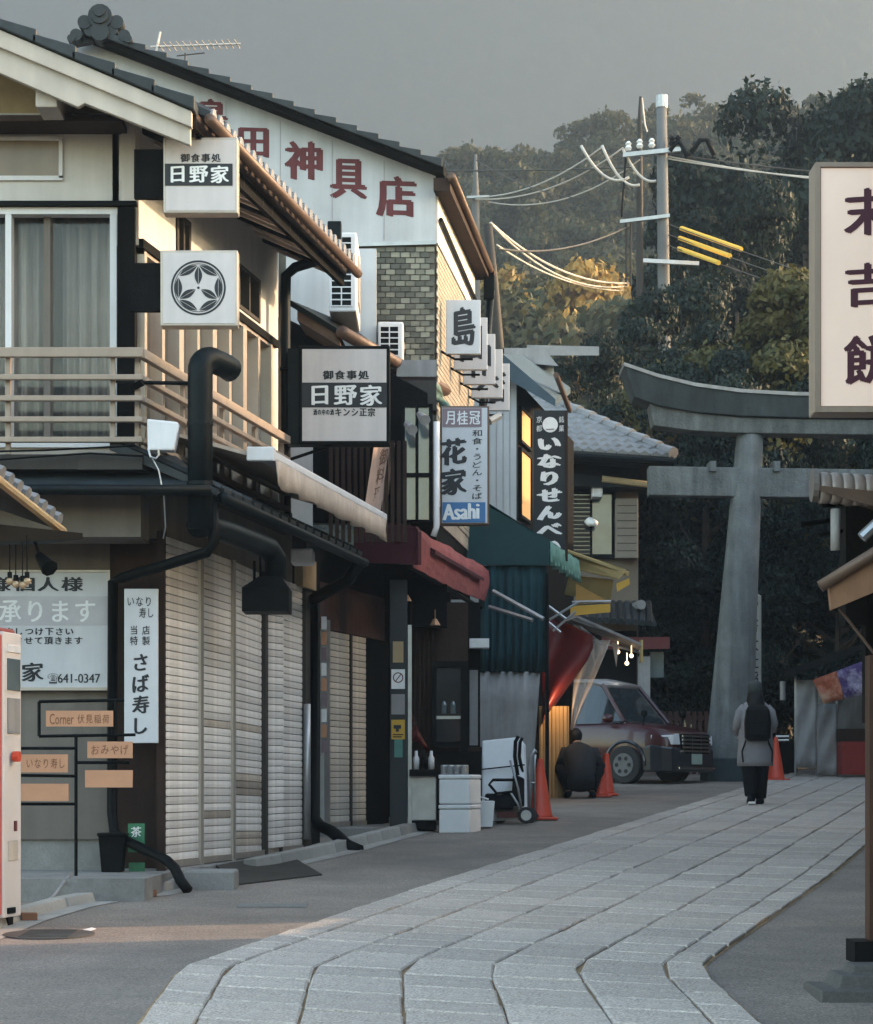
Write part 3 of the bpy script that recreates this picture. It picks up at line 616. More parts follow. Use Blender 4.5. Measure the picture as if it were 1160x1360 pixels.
# lower downpipes with elbows
m = MB(); m.tube([P(283, 668, 16.75), P(284, 720, 16.75), P(276, 733, 16.78), P(215, 752, 17.0), P(160, 768, 17.3), P(150, 772, 17.42), P(149, 1080, 17.42), P(152, 1106, 17.35), P(170, 1118, 17.2), P(222, 1143, 16.9), P(232, 1153, 16.85), P(240, 1170, 16.8), P(250, 1183, 16.75)], .04, 8); H('rain_pipe', m, M_black, smooth=True)
m = MB(); m.tube([E1.pt(21.3, ze - .05, .03), E1.pt(21.42, ze - .2, -.1), L1.pt(21.9, ze - .35, .06), P(417, 800, 21.95), P(417, 1085, 21.95), P(425, 1097, 21.9), P(440, 1104, 21.8), P(450, 1112, 21.6), P(460, 1122, 21.4), P(478, 1130, 21.3)], .06, 8); H('rain_pipe', m, M_black, smooth=True)
m = MB(); m.tube([P(408, 935, 21.7), P(408, 1115, 21.7)], .035, 8); H('white_pipe', m, M_steel, smooth=True)
m = MB(); m.pbox(386, 728, 416, 748, 20.6, .3); H('fluorescent_lamp', m, M_paintg, bevel=.02)
# --- exhaust duct
D1 = thing('exhaust_duct', 'thick dark round exhaust pipe bending at the top beside the balcony', 'duct', P(266, 700, 16.7))
m = MB(); top = [P(266, 505, 16.7)]; cc = P(266, 488, 16.7)
arc = [P(266, 505, 16.7) + Vector((math.sin(0) * 0, 0, 0))] + [P(266, 492, 16.7) + Vector(((1 - math.cos(a)) * .07, (1 - math.cos(a)) * .1, math.sin(a) * .1)) for a in np.linspace(0.2, 2.0, 7)]
end = arc[-1]; arc += [end + Vector((.06, .1, -.01)), end + Vector((.1, .18, -.03))]
m.tube([P(266, 702, 16.7), P(266, 560, 16.7)] + arc, .093, 14); ob('pipe', m, M_duct, D1, smooth=True)
for y in (560, 640): m = MB(); m.tube([P(266, y, 16.7), P(266, y + 5, 16.7)], .098, 14); ob('joint_ring', m, M_duct, D1)
m = MB(); m.tube([P(150, 506, 17.3), P(186, 508, 16.8), P(250, 509, 16.72)], .016, 6); m.tube([P(175, 515, 16.78), P(190, 508, 16.75)], .025, 6); ob('bracket', m, M_black, D1)
m = MB(); m.tube([P(262, 698, 16.7), P(275, 698, 16.85), P(300, 706, 17.1), P(335, 719, 17.9), P(356, 727, 18.35), P(366, 742, 18.5), P(366, 768, 18.5)], .09, 12); ob('lower_pipe', m, M_duct, D1, smooth=True)
m = MB(); c = P(355, 0, 18.5); hz0, hz1, hz2 = ZP(766, 18.5), ZP(783, 18.5), ZP(814, 18.5); 
def rg(z, wx, wy, dx=0): return [Vector((c.x + dx + a * wx, 18.5 + b * wy, z)) for a, b in ((-1, -1), (1, -1), (1, 1), (-1, 1))]
m.loft([rg(hz0, .085, .085, .03), rg(hz1, .19, .2), rg(hz2, .19, .2)]); ob('hood', m, M_black, D1)
m = MB(); m.tube([P(338, 745, 18.5), P(338, 785, 18.5)], .012, 5); m.tube([P(346, 735, 18.5), P(346, 780, 18.5)], .01, 5); ob('hanger', m, M_black, D1)
# --- beige awning
AW = Line(-1.35, 17.3, 0.19); za = ZP(603, 17.56); ya, yb = 17.56, 21.75
T = thing('retractable_awning', 'beige cloth awning with hanging valance above the shutters', 'awning', AW.pt(19.6, za - .3))
m = MB(); m.wbox(AW, ya, yb, za - .035, za + .035, -.12, .03); ob('front_bar', m, M_plasw, T, bevel=.015)
m = MB(); rows = []
for k, z in enumerate((za - .02, za - .12, za - .23)): rows.append([AW.pt(ya + .1 + (yb - ya - .1) * i / 60, z + (.008 * math.sin(i * .9) if k == 2 else 0), .02 + .012 * k * math.sin(i * .7 + k)) for i in range(61)])
m.sheet(rows, .006, (1, 0, 0)); ob('valance', m, M_awning, T, smooth=True)
m = MB(); m.hexa([AW.pt(ya, za - .03, -.1), AW.pt(yb, za - .03, -.1), U1.pt(yb, za + .2, .02), U1.pt(ya, za + .2, .02), AW.pt(ya, za + .0, -.1), AW.pt(yb, za + .0, -.1), U1.pt(yb, za + .23, .02), U1.pt(ya, za + .23, .02)]); ob('canopy_cloth', m, M_awning, T)
m = MB(); m.wbox(AW, ya - .06, ya + .01, za - .06, za + .05, -.16, .05); ob('end_cap', m, M_plasw, T, bevel=.01)
# --- signs on the house
def box_sign(name, label, x0, y0, x1, y1, d, side, frame=M_alu, face=M_sign, dep=.14, fr=3.5, cat='sign', group=None):
    T = thing(name, label, cat, P((x0 + x1) / 2, y1, d + dep / 2), group)
    m = MB(); m.box(XP(x0, d), XP(x1, d), d, d + dep, ZP(y1, d), ZP(y0, d)); ob('case', m, frame, T, bevel=.008)
    m = MB(); m.pbox(x0 + fr, y0 + fr, x1 - fr, y1 - fr, d - .006, .02); ob('face_panel', m, face, T)
    return T
s1 = box_sign('lightbox_sign', 'square white lightbox sign with black name band, uppermost on the corner', 217, 182, 316, 283, 16.9, 1)
m = MB(); m.pbox(219, 217, 309, 246, 16.888, .005); ob('name_band', m, M_ink, s1)
ltext(s1, M_ink, '御食事処', 239, 203, 294, 216, 16.894, bold=.03); ltext(s1, M_paint, '日野家', 222, 218, 306, 245, 16.888, bold=.03, shear=.06)
m = MB(); m.pbox(178, 198, 217, 263, 16.95, .06); ob('bracket_board', m, M_dark, s1)
s2 = box_sign('lightbox_sign', 'square white lightbox sign with round leaf crest, below the name sign', 213, 332, 316, 433, 16.85, 1)
m = MB(); m.pbox(173, 349, 213, 413, 16.9, .06); ob('bracket_board', m, M_dark, s2)
m = MB(); cc = P(263.5, 382, 16.84); rr_ = 36.5 * 16.85 / FPX
def crest(mb, c, R_):
    n = 48
    for r0, r1 in ((.93, 1.0), (.86, .885)):
        a = [c + Vector((math.cos(t) * R_ * r, 0, math.sin(t) * R_ * r)) for r in (r0, r1) for t in np.linspace(0, 2 * math.pi, n, endpoint=False)]
        mb.add(a, [(i, (i + 1) % n, n + (i + 1) % n, n + i) for i in range(n)])
    def leaf(p, q, wd):
        p, q = Vector(p), Vector(q); d = q - p; nn = Vector((-d.z, 0, d.x)).normalized() * wd
        for s in (1, -1):
            a = [p + d * (.05 + .9 * t) + nn * s * (.06 + .94 * math.sin(math.pi * t)) for t in np.linspace(0, 1, 9)]; b = [p + d * (.05 + .9 * t) + nn * s * .06 for t in np.linspace(0, 1, 9)]
            mb.add(a + b, [(i, i + 1, 9 + i + 1, 9 + i) for i in range(8)])
    for k in range(3):
        a = math.pi / 2 + k * 2 * math.pi / 3; leaf(c + Vector((math.cos(a), 0, math.sin(a))) * R_ * .08, c + Vector((math.cos(a), 0, math.sin(a))) * R_ * .82, R_ * .14)
    for k in range(6):
        a = math.pi / 2 + k * math.pi / 3; b = a + math.pi / 3; leaf(c + Vector((math.cos(a), 0, math.sin(a))) * R_ * .84, c + Vector((math.cos(b), 0, math.sin(b))) * R_ * .84, R_ * .14)
    n2 = 10; mb.add([c + Vector((math.cos(t) * R_ * .05, 0, math.sin(t) * R_ * .05)) for t in np.linspace(0, 2 * math.pi, n2, endpoint=False)], [tuple(range(n2))])
crest(m, cc + Vector((0, 0.002, 0)), rr_); ob('crest', m, M_ink, s2)
s3 = box_sign('lightbox_sign', 'large square black framed lightbox sign hanging over the beige awning', 397, 459, 518, 590, 21.0, 1, M_black, M_sign, .2, 4.5)
m = MB(); m.pbox(401, 508, 514, 541, 20.99, .005); ob('name_band', m, M_ink, s3)
ltext(s3, M_ink, '御食事処', 428, 491, 491, 505, 20.994, bold=.04); ltext(s3, M_paint, '日野家', 408, 509, 510, 541, 20.99, bold=.03, shear=.05)
ltext(s3, M_ink, '酒の中の酒', 416, 543, 444, 552, 20.994, bold=.05, shear=0); ltext(s3, M_ink, 'キンシ正宗', 444, 541, 499, 554, 20.994, bold=.045, shear=0)
m = MB(); m.box(XP(383, 21.1), XP(398, 21.1), 21.02, 21.2, ZP(590, 21), ZP(462, 21)); ob('bracket_panel', m, M_duct, s3); 
for a_, b_ in (((380, 612), (440, 592)), ((372, 490), (398, 490))): m = MB(); m.tube([P(*a_, 21.1), P(*b_, 21.1)], .016, 6); ob('stay_rod', m, M_black, s3)
# white notice board, vertical sign board
T = thing('notice_board', 'wide white notice board with telephone number on the left wall', 'sign', P(60, 916, 17.55))
m = MB(); m.pbox(-190, 758, 144, 915, 17.55, .05); ob('panel', m, M_signw, T)
m = MB()
for r in ((-190, 757, 146, 760), (-190, 913, 146, 917), (143, 760, 146, 913)): m.pbox(*r, 17.54, .07)
ob('frame', m, M_alu, T)
ltext(T, M_ink, '様個人様', -16, 765, 112, 787, 17.55, bold=.035, shear=0); ltext(T, M_paint, '承ります', -3, 794, 130, 830, 17.55, bold=.02, shear=.03)
m = MB(); m.pbox(-190, 792, 143, 831, 17.5485, .003); ob('faded_band', m, mat('faded_band', (.42, .4, .42), .6, .12, 4, 0), T)
T.children[-1].location.y += .0005
ltext(T, M_ink, 'お気軽に申しつけ下さい', -48, 833, 99, 845, 17.55, bold=.03, shear=0); ltext(T, M_ink, 'ご用意させて頂きます', -22, 845, 111, 857, 17.55, bold=.03, shear=0)
ltext(T, M_ink, '日野家', -40, 878, 60, 907, 17.55, bold=.03, shear=.1); ltext(T, M_ink, '☎', 64, 894, 77, 909, 17.55, bold=0, shear=0); ltext(T, M_ink, '641-0347', 77, 895, 133, 907, 17.55, bold=.004, shear=0, whole=True)
T = thing('sign_board', 'tall narrow white sign board for sushi beside the first shutter', 'sign', P(188, 987, 17.28))
m = MB(); m.pbox(165, 782, 210, 987, 17.28, .04); ob('panel', m, M_signw, T, bevel=.004)
ltext(T, M_ink, 'いなり', 168, 791, 203, 807, 17.28, bold=.01); ltext(T, M_ink, '寿し', 184, 806, 206, 822, 17.28, bold=.01)
ltext(T, M_ink, '当特', 172, 830, 184, 858, 17.28, vertical=True, bold=.012); ltext(T, M_ink, '店製', 188, 830, 200, 858, 17.28, vertical=True, bold=.012); ltext(T, M_ink, 'さば寿し', 174, 866, 200, 978, 17.28, vertical=True, bold=.035, shear=.12)
# black rack with orange plates
T = thing('plate_rack', 'black metal rack with orange name plates beside the vending machine', 'rack', P(101, 1168, 16.5))
m = MB()
for a, b in (((101, 975), (101, 1168)), ((52, 932), (52, 978)), ((52, 932), (165, 930)), ((52, 978), (180, 976)), ((154, 930), (154, 978)), ((28, 994), (101, 994)), ((28, 1030), (101, 1031)), ((28, 1068), (101, 1068)), ((101, 1013), (172, 1013))): m.tube([P(*a, 16.5), P(*b, 16.5)], .013, 6)
ob('frame', m, M_black, T)
plates = []
for r in ((61, 944, 150, 965), (116, 985, 176, 1007), (113, 1023, 176, 1046), (25, 1002, 90, 1026), (25, 1041, 91, 1064)):
    m = MB(); m.pbox(*r, 16.47, .02); plates.append(ob('name_plate', m, M_orange, T))
M_faint = mat('faded_brown_ink', (.2, .08, .04), .7, .2, 6, 0)
ltext(plates[0], M_faint, '伏見稲荷', 102, 948, 146, 962, 16.47, bold=0); ltext(plates[0], M_faint, 'Corner', 66, 948, 98, 962, 16.47, whole=True, bold=0, shear=0)
ltext(plates[1], M_faint, 'おみやげ', 120, 988, 172, 1004, 16.47, bold=0); ltext(plates[3], M_faint, 'いなり寿し', 34, 1006, 88, 1022, 16.47, bold=0)
# green banner low on the wall, black bin, hose, loose items
T = thing('green_placard', 'small green placard with white lettering low on the wall by the shutter', 'placard', P(182, 1163, 17.3))
m = MB(); m.pbox(170, 1094, 192, 1132, 17.3, .03); m.pbox(171, 1146, 192, 1162, 17.3, .03); ob('panel', m, mat('green_print', (.03, .16, .08), .5, .3, 12, 0, dirt=.4), T); ltext(T, M_paint, '茶', 173, 1097, 189, 1113, 17.3, bold=.02)
m = MB(); c = P(145, 0, 17.0); m.loft([[Vector((c.x + a * s, 17.2 + b * s * .8, z)) for a, b in ((-1, -1), (1, -1), (1, 1), (-1, 1))] for z, s in ((FB + .003, .08), (FB + .27, .1), (FB + .285, .112), (FB + .3, .11))]); tag(ob('waste_bin', m, M_black, bevel=.01), 'small black bin standing on the concrete step', 'bin')
m = MB(); m.tube([P(95, 1160, 16.2), P(85, 1172, 16.0), P(72, 1190, 15.8) , P(55, 1203, 15.7), P(28, 1206, 15.6)], .013, 6); tag(ob('hose', m, M_greysheet, smooth=True), 'pale hose draped over the concrete step', 'hose')
T = thing('ramp_plate', 'dark tilted steel ramp plate at the foot of the shutters', 'ramp', G(370, 1168))
m = MB(); a, b = G(318, 1176), G(428, 1163); c2, d2 = L1.pt(20.6, .835, .12), L1.pt(18.4, .80, .12); m.hexa([a, b, c2 - ZA * .02, d2 - ZA * .02, a + ZA * .012, b + ZA * .012, c2, d2]); ob('plate', m, M_poled, T)
m = MB(); m.box(XP(240, 16.9) , XP(312, 17.0), 17.0, 17.35, gz(16.9) - .02, gz(17) + .15); ob('concrete_block', m, M_concrete, T, bevel=.02)
# outdoor antenna box on the balcony corner, wall lamp, cables
T = thing('utility_box', 'white plastic equipment box on the balcony corner next to the duct', 'box', P(217, 598, 16.62))
m = MB(); m.prism([P(195, 556, 16.6), P(236, 560, 16.6), P(238, 566, 16.6), P(231, 598, 16.6), P(196, 598, 16.6)], (0, .13, 0)); ob('case', m, M_plasw, T, bevel=.012)
m = MB(); m.tube([P(197, 596, 16.6), P(200, 607, 16.58), P(207, 609, 16.58), P(211, 604, 16.6), P(210, 596, 16.6)], .008, 6); m.tube([P(201, 606, 16.6), P(211, 625, 16.6), P(218, 660, 16.6), P(220, 700, 16.7), P(217, 715, 16.8)], .006, 6); ob('cable', m, M_steel, T)
for pts, lab in (([(-20, 600), (60, 598), (180, 592)], 'thin cable strung under the balcony, upper one'), ([(-20, 612), (60, 606), (120, 602), (190, 606)], 'thin cable sagging under the balcony, lower one')):
    m = MB(); m.tube([P(x, y, 16.66) for x, y in pts], .008, 5); tag(ob('cable', m, M_black, smooth=True), lab, 'cable')
# ================================================================ tall white gabled shop (behind the first house)
GY = 24.7
H2 = thing('gabled_shop', 'tall white gabled shop with red characters painted under the roof', 'shop', (-2.0, GY + 2, gz(GY)))
def K(name, mb, mt, **k): return ob(name, mb, mt, H2, **k)
S2 = Line(XP(579, GY), GY, 0.122); Y2 = 28.6
gl = [(120, 58), (590, 238)]; sl = (238 - 58) / (590 - 120.)
def gy(x): return 58 + sl * (x - 120)
m = MB(); m.prism([P(-300, gy(120) + 170, GY), P(120, gy(120), GY), P(579, gy(579), GY), P(579, 319, GY), P(370, 326, GY), P(370, 420, GY), P(-300, 420, GY)], (0, .25, 0)); K('gable_wall', m, M_white2)
m = MB(); m.prism([P(360, 325.5, GY - .01), P(579.5, 319, GY - .01), P(579.5, 324, GY - .01), P(360, 330, GY - .01)], (0, .06, 0)); K('drip_edge', m, M_steel)
m = MB(); m.box(XP(-300, GY), XP(579, GY) - .01, GY + .05, GY + .5, ZP(690, GY), ZP(322, GY)); K('front_wall', m, mat('brick_mortar', (.09, .085, .07), .9, .2, 4, .1))
# glazed bricks under the gable
bw, bh = 13.2 * GY / FPX, 7.6 * GY / FPX; bm_ = None; rb = random.Random(2)
brick_wall = [o for o in COL.objects if o.parent == H2][-1]
for j in range(23):
    z = ZP(326, GY) - bh * (j + 1)
    for i in range(8):
        x1 = XP(578, GY) - bw * i - (bw / 2 if j % 2 else 0); x0 = x1 - bw
        if CX + x1 * FPX / GY < 486: continue
        if j % 2 and i == 0:
            pass
        if bm_ is None:
            q = MB(); q.box(x0 + .006, x1 - .006, GY + .032, GY + .06, z + .005, z + bh - .005); o = ob('brick', q, M_brick, brick_wall); bm_ = o; b0 = (x0, z, o.location.copy())
        else:
            o = bm_.copy(); COL.objects.link(o); o.location = b0[2] + Vector((x0 - b0[0], rb.uniform(-.004, .003), z - b0[1]))
# street side wall: pale brick, sunlit, with eave
zE = ZP(240, GY)
m = MB(); m.wbox(S2, GY + .5, Y2, ZP(690, GY), zE + .1, -.25, 0); sw = K('side_wall', m, mat('side_mortar', (.3, .25, .2), .9, .2, 4, .1))
q = MB(); hb = .062; wb = .13
for j in range(46):
    z = ZP(322, GY) - .02 - hb * j
    for i in range(29):
        y = GY + .03 + (i + (j % 2) * .5) * wb * 1.0
        if y + wb < Y2: q.wbox(S2, y + .005, y + wb - .005, z - hb + .005, z - .005, 0, .012)
o = ob('side_bricks', q, M_brickw, sw); o['kind'] = 'stuff'
m = MB(); m.wbox(S2, GY + .02, Y2, ZP(322, GY) + .0, zE - .05, 0, .02); K('upper_side_band', m, M_white)
m = MB(); m.tube([S2.pt(GY + .05, ZP(290, GY), .05), S2.pt(Y2, ZP(290, GY) - .12, .05), S2.pt(Y2 + .1, ZP(300, GY) - .9, .05)], .025, 6); K('conduit', m, M_black)
# roof slab, eave box, gutter, verge tiles
def rr2(xpx, y, dz): 
    p = P(xpx, gy(xpx), GY); return Vector((p.x + .122 * (y - GY), y, p.z + dz))
m = MB(); m.hexa([rr2(593, GY - .25, .0), rr2(593, Y2 + .3, 0), rr2(120, Y2 + .3, 0), rr2(120, GY - .25, 0), rr2(593, GY - .25, .1), rr2(593, Y2 + .3, .1), rr2(120, Y2 + .3, .1), rr2(120, GY - .25, .1)]); rf = K('roof', m, M_dark)
for i in range(17):
    xa = 592 - i * 27.8; m = MB(); p = rr2(xa, GY - .3, .06); up = rr2(xa - 27.8, GY - .3, .06) - p
    m.hexa([p, p + Vector((0, .4, 0)), p + up * 1.1 + Vector((0, .4, 0)), p + up * 1.1, p + ZA * .1, p + Vector((0, .4, .1)), p + up * 1.1 + Vector((0, .4, .045)), p + up * 1.1 + ZA * .045]); ob('verge_tile', m, M_tile, rf, bevel=.01)
m = MB(); a = S2.pt(GY - .2, zE - .02, .0); 
m.wbox(S2, GY - .2, Y2 + .25, zE - .16, zE - .02, 0, .18); K('eave_soffit', m, M_brown)
m = MB(); m.tube([S2.pt(GY - .25, zE - .02, .2), S2.pt(Y2 + .3, zE - .06, .2)], .05, 8); K('gutter', m, M_rust, smooth=True)
m = MB(); m.obox(S2.pt(Y2 + .1, zE - .42, .12), (.13, 0, 0), (0, .15, 0), (0, 0, .4)); K('gutter_box', m, M_black); m = MB(); m.tube([S2.pt(Y2 + .2, zE - .3, .2), S2.pt(Y2 + .2, zE - 1.6, .1), S2.pt(Y2 + .2, 4.0, .06)], .05, 8); K('downpipe', m, M_duct, smooth=True)
# ornate ridge-end tile: layered discs and curls
m = MB(); c = P(135, 28, GY - .25); u = GY / FPX
def disc(x, y, r, t0=0, t1=.1): 
    cc = P(x, y, GY - .25); m.tube([cc + Vector((0, -t1, 0)), cc + Vector((0, -t0 + .12, 0))], r * u, 14)
disc(134, 24, 16, 0, .08); disc(134, 24, 11, 0, .12); disc(134, 20, 7, 0, .15); disc(113, 31, 9, 0, .06); disc(156, 31, 9, 0, .06); disc(121, 41, 9, 0, .05); disc(148, 41, 9, 0, .05); disc(102, 48, 8, 0, .06); disc(166, 49, 8, 0, .06); disc(134, 45, 12, 0, .09); disc(96, 54, 5); disc(172, 55, 5)
m.prism([P(94, 60, GY - .2), P(110, 36, GY - .2), P(134, 14, GY - .2), P(158, 36, GY - .2), P(174, 60, GY - .2), P(150, 55, GY - .2), P(134, 50, GY - .2), P(118, 55, GY - .2)], (0, .12, 0)); K('ridge_end_ornament', m, M_tile)
for x in (300, 372, 441, 510): m = MB(); m.prism([P(x, gy(x) + 6, GY - .003), P(x + .8, gy(x) + 6, GY - .003), P(x + .8, 318, GY - .003), P(x, 318, GY - .003)], (0, .01, 0)); K('panel_joint', m, M_greysheet)
# red characters along the gable
for ch, x0, y0, x1, y1 in (('島', 258, 128, 306, 182), ('田', 312, 165, 362, 214), ('神', 375, 184, 432, 243), ('具', 436, 206, 490, 270), ('店', 497, 230, 556, 293)):
    A = P(x0, y1, GY); lettering(H2, M_inkr, [ch], [(A, (x1 - x0) * u, (y1 - y0) * u)], XA, ZA, FR, bold=.045, shear=-.03, name='painted_character')
# five black-on-white character boards stepping along the street wall
for i, ch in enumerate('島田神具店'):
    d = GY + .35 + i * .95; x0 = CX + (S2.X(d, .06)) / d * FPX; wpx = .385 * FPX / d; zt = 5.36 + 1.47; ht = .6
    T = thing('character_board', ['black character board on white, nearest and largest of five on the gabled shop', 'white character board second in the row of five', 'white character board, middle of the row of five', 'white character board fourth in the row of five', 'white character board last in the row of five'][i], 'sign', (S2.X(d, .06) + .19, d, zt - ht), 'character boards along the gabled shop')
    xx = S2.X(d, .05) + (.02 if i == 0 else 0); m = MB(); m.box(xx, xx + .385, d, d + .08, zt - ht, zt); ob('panel', m, M_signw, T, bevel=.006)
    lettering(T, M_ink, [ch], [(Vector((xx + .04, d, zt - ht + .05)), .31, .5)], XA, ZA, FR, bold=.045, shear=.1)
    m = MB(); m.tube([(xx - .06, d + .05, zt - ht + .04), (xx + .1, d + .05, zt - ht - .05), (xx + .3, d + .05, zt - ht - .05)], .014, 6); ob('bracket', m, M_black, T)
# television aerial on the ridge
T = thing('tv_antenna', 'thin television aerial on the roof ridge of the gabled shop', 'antenna', P(207, 75, 26))
for nm, pts, r in (('mast', [(205, 80), (213, 42)], .014), ('boom', [(200, 62), (320, 58)], .012)):
    m = MB(); m.tube([P(x, y, 26) for x, y in pts], r, 6); ob(nm, m, M_wirel, T)
for i in range(13):
    m = MB(); c = P(212 + i * 8.5, 61.6 - i * .3, 26); m.tube([c - Vector((.0, .25, .03)), c + Vector((0.02, .25, .03))], .006, 5); ob('element', m, M_wirel, T)
m = MB(); m.tube([P(246, 84, 26), P(246, 70, 26)], .012, 5); m.tube([P(235, 74, 26), P(272, 70, 26)], .008, 5); tag(ob('tv_antenna', m, M_wire), 'smaller dark aerial right of the pale one on the ridge', 'antenna')
# ================================================================ low wooden shop between the two (brown eave, red awning below)
H3 = thing('wooden_shop', 'low dark wooden shop with brown gutter between cream house and gabled shop', 'shop', (-2.2, 23, gz(23)))
def J(name, mb, mt, **k): return ob(name, mb, mt, H3, **k)
W3 = Line(-1.18, 23.0, 0.21)
m = MB(); m.pbox(380, 330, 500, 480, 24.4, .1); J('light_wall', m, M_white2)
# roof
a, b = P(452, 438, 22.0), P(590, 515, 25.4); 
m = MB(); l0, l1 = P(385, 398, 22.0), P(486, 440, 25.4)
m.hexa([l0 - ZA * .06, a - ZA * .06, b - ZA * .06, l1 - ZA * .06, l0, a, b, l1]); J('roof', m, M_duct)
m = MB(); m.tube([a + Vector((.02, -.05, -.03)), b + Vector((.02, 0, -.03))], .065, 10); J('gutter', m, M_rust, smooth=True)
m = MB(); m.hexa([P(395, 412, 22.02), P(452, 445, 22.02), P(452, 460, 22.02), P(395, 425, 22.02)] + [p + Vector((.05, .9, 0)) for p in (P(395, 412, 22.02), P(452, 445, 22.02), P(452, 460, 22.02), P(395, 425, 22.02))]); J('eave_board', m, M_rust)
# wood slat wall facing the camera, window
m = MB(); m.prism([P(385, 425, 22.75), P(452, 458, 22.75), P(568, 522, 22.75), P(574, 692, 22.75), P(385, 692, 22.75)], (0, .15, 0)); J('front_wall', m, M_dark)
m = MB(); m.pbox(386, 470, 415, 700, 22.6, .12); J('white_wall', m, M_white2)
for i in range(13):
    x = 437 + i * 8.2; m = MB(); m.pbox(x, 585, x + 5, 720, 22.62, .05); J('wood_slat', m, M_brown)
m = MB(); m.pbox(536, 540, 573, 690, 22.66, .02); wn = J('window', m, M_glassg)
m = MB()
for r in ((533, 536, 538, 694), (570, 536, 575, 694), (552, 540, 556, 690), (536, 628, 573, 633), (536, 536, 573, 540)): m.pbox(*r, 22.62 + r[1] * 1e-6, .04)
ob('frame', m, M_black, wn)
m = MB(); m.pbox(525, 505, 580, 545, 23.4, .3); J('upper_band', m, M_poled)
m = MB(); m.pbox(527, 478, 580, 500, 23.6, .5); J('shade_box', m, M_greysheet)
m = MB(); m.tube([P(580, 560, 22.55), P(580, 700, 22.55), P(576, 712, 22.55)], .03, 8); J('pale_pipe', m, M_plasw, smooth=True)
for x, y in ((557, 550), (540, 563)):
    m = MB(); m.tube([P(x, y, 22.4), P(x + 8, y + 8, 22.2)], [.03, .055], 8); J('floodlight', m, M_greysheet)
# side wall behind the red awning
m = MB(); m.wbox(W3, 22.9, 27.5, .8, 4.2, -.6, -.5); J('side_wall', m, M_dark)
# second shutter
SH2 = Line(XP(433, 23.7), 23.7, 0.29); z0 = gz(24) + .05; z1 = ZP(836, 23.7)
m = MB(); m.wbox(SH2, 23.4, 25.5, z0 - .3, z0 + .02, -.4, .55); J('shop_step', m, M_concrete, bevel=.01)
for i, (xa, xb) in enumerate(((436, 464), (466, 486))):
    Ya, Yb = SH2.Y(xa), SH2.Y(xb); m = MB(); m.wbox(SH2, Ya, Yb, z0 + .02, z0 + .07, -.02, .012); sh = J('shutter', m, M_alu); n = 30; pt = (z1 - z0 - .07) / n
    q = MB(); prof = [(-.02, 0.0), (0.0, 0.002), (0.0025, pt * .45), (0.0, pt * .9), (-.012, pt * .93), (-.02, pt * .93)]
    q.loft([[SH2.pt(Y_, z0 + .07 + p[1], p[0]) for p in prof] for Y_ in (Ya, Yb)]); base = ob('slat', q, M_slat2, sh)
    for j in range(1, n): o = base.copy(); COL.objects.link(o); o.location.z += pt * j
m = MB(); m.wbox(SH2, SH2.Y(464), SH2.Y(466), z0, z1, -.03, .02); J('shutter_guide', m, M_poled)
m = MB(); m.wbox(SH2, SH2.Y(427), SH2.Y(435), z0, z1 + .1, -.1, .03); J('shutter_guide', m, M_steel)
for j in range(9):
    m = MB(); zz = ZP(825 + j * 20, 23.5); m.pbox(427, 819 + j * 20.5, 434, 836 + j * 20.5, 23.45, .01); J('photo_notice', m, (M_paintg, M_orange, M_mauve)[j % 3])
m = MB(); m.wbox(SH2, 23.2, 25.6, z1, ZP(775, 23.7), -.05, .02); J('signboard', m, M_redbrown)
m = MB(); m.wbox(SH2, 23.2, 25.6, ZP(775, 23.7), 4.0, -.08, 0); J('header', m, M_dark)
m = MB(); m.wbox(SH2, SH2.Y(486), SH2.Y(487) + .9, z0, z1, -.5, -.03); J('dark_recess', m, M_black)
# blue steel post with notices
T = thing('notice_post', 'dark blue post with notices and yellow camera sticker by the kiosk', 'post', P(531, 1100, 24.1))
m = MB(); m.pbox(518, 770, 541, 1100, 24.1, .2); ob('post', m, mat('slate_blue_paint', (.006, .012, .018), .5, .2, 4, .03), T, bevel=.006)
m = MB(); m.pbox(542, 830, 547, 1098, 24.12, .1); ob('conduit', m, M_steel, T)
for r, mt_ in (((520, 889, 538, 915), M_paintg), ((520, 922, 538, 949), M_greysheet), ((520, 956, 538, 982), M_yellow), ((524, 982, 535, 1006), M_lgreen), ((522, 852, 536, 880), M_ochre)):
    m = MB(); m.pbox(*r, 24.085, .012); nt_ = ob('notice', m, mt_, T)
    if r[1] == 889:
        m = MB(); c = P(529, 900, 24.083); R_ = 7 * 24.1 / FPX
        a = [c + Vector((math.cos(t) * R_ * q_, 0, math.sin(t) * R_ * q_)) for q_ in (.8, 1) for t in np.linspace(0, 6.283, 20, endpoint=False)]; m.add(a, [(i, (i + 1) % 20, 20 + (i + 1) % 20, 20 + i) for i in range(20)]); m.add([c + Vector((-.6 * R_, -.0003, -.7 * R_)), c + Vector((-.45 * R_, -.0003, -.8 * R_)), c + Vector((.65 * R_, -.0003, .65 * R_)), c + Vector((.5 * R_, -.0003, .75 * R_))], [(0, 1, 2, 3)]); ob('no_entry_ring', m, M_inkr, nt_)
    if r[1] == 956:
        m = MB(); m.pbox(523, 963, 533, 968, 24.082, .003); m.pbox(526, 968, 530, 972, 24.082, .003); m.pbox(522, 975, 536, 976.5, 24.082, .003); m.pbox(522, 978, 534, 979.5, 24.082, .003); ob('camera_symbol', m, M_ink, nt_)
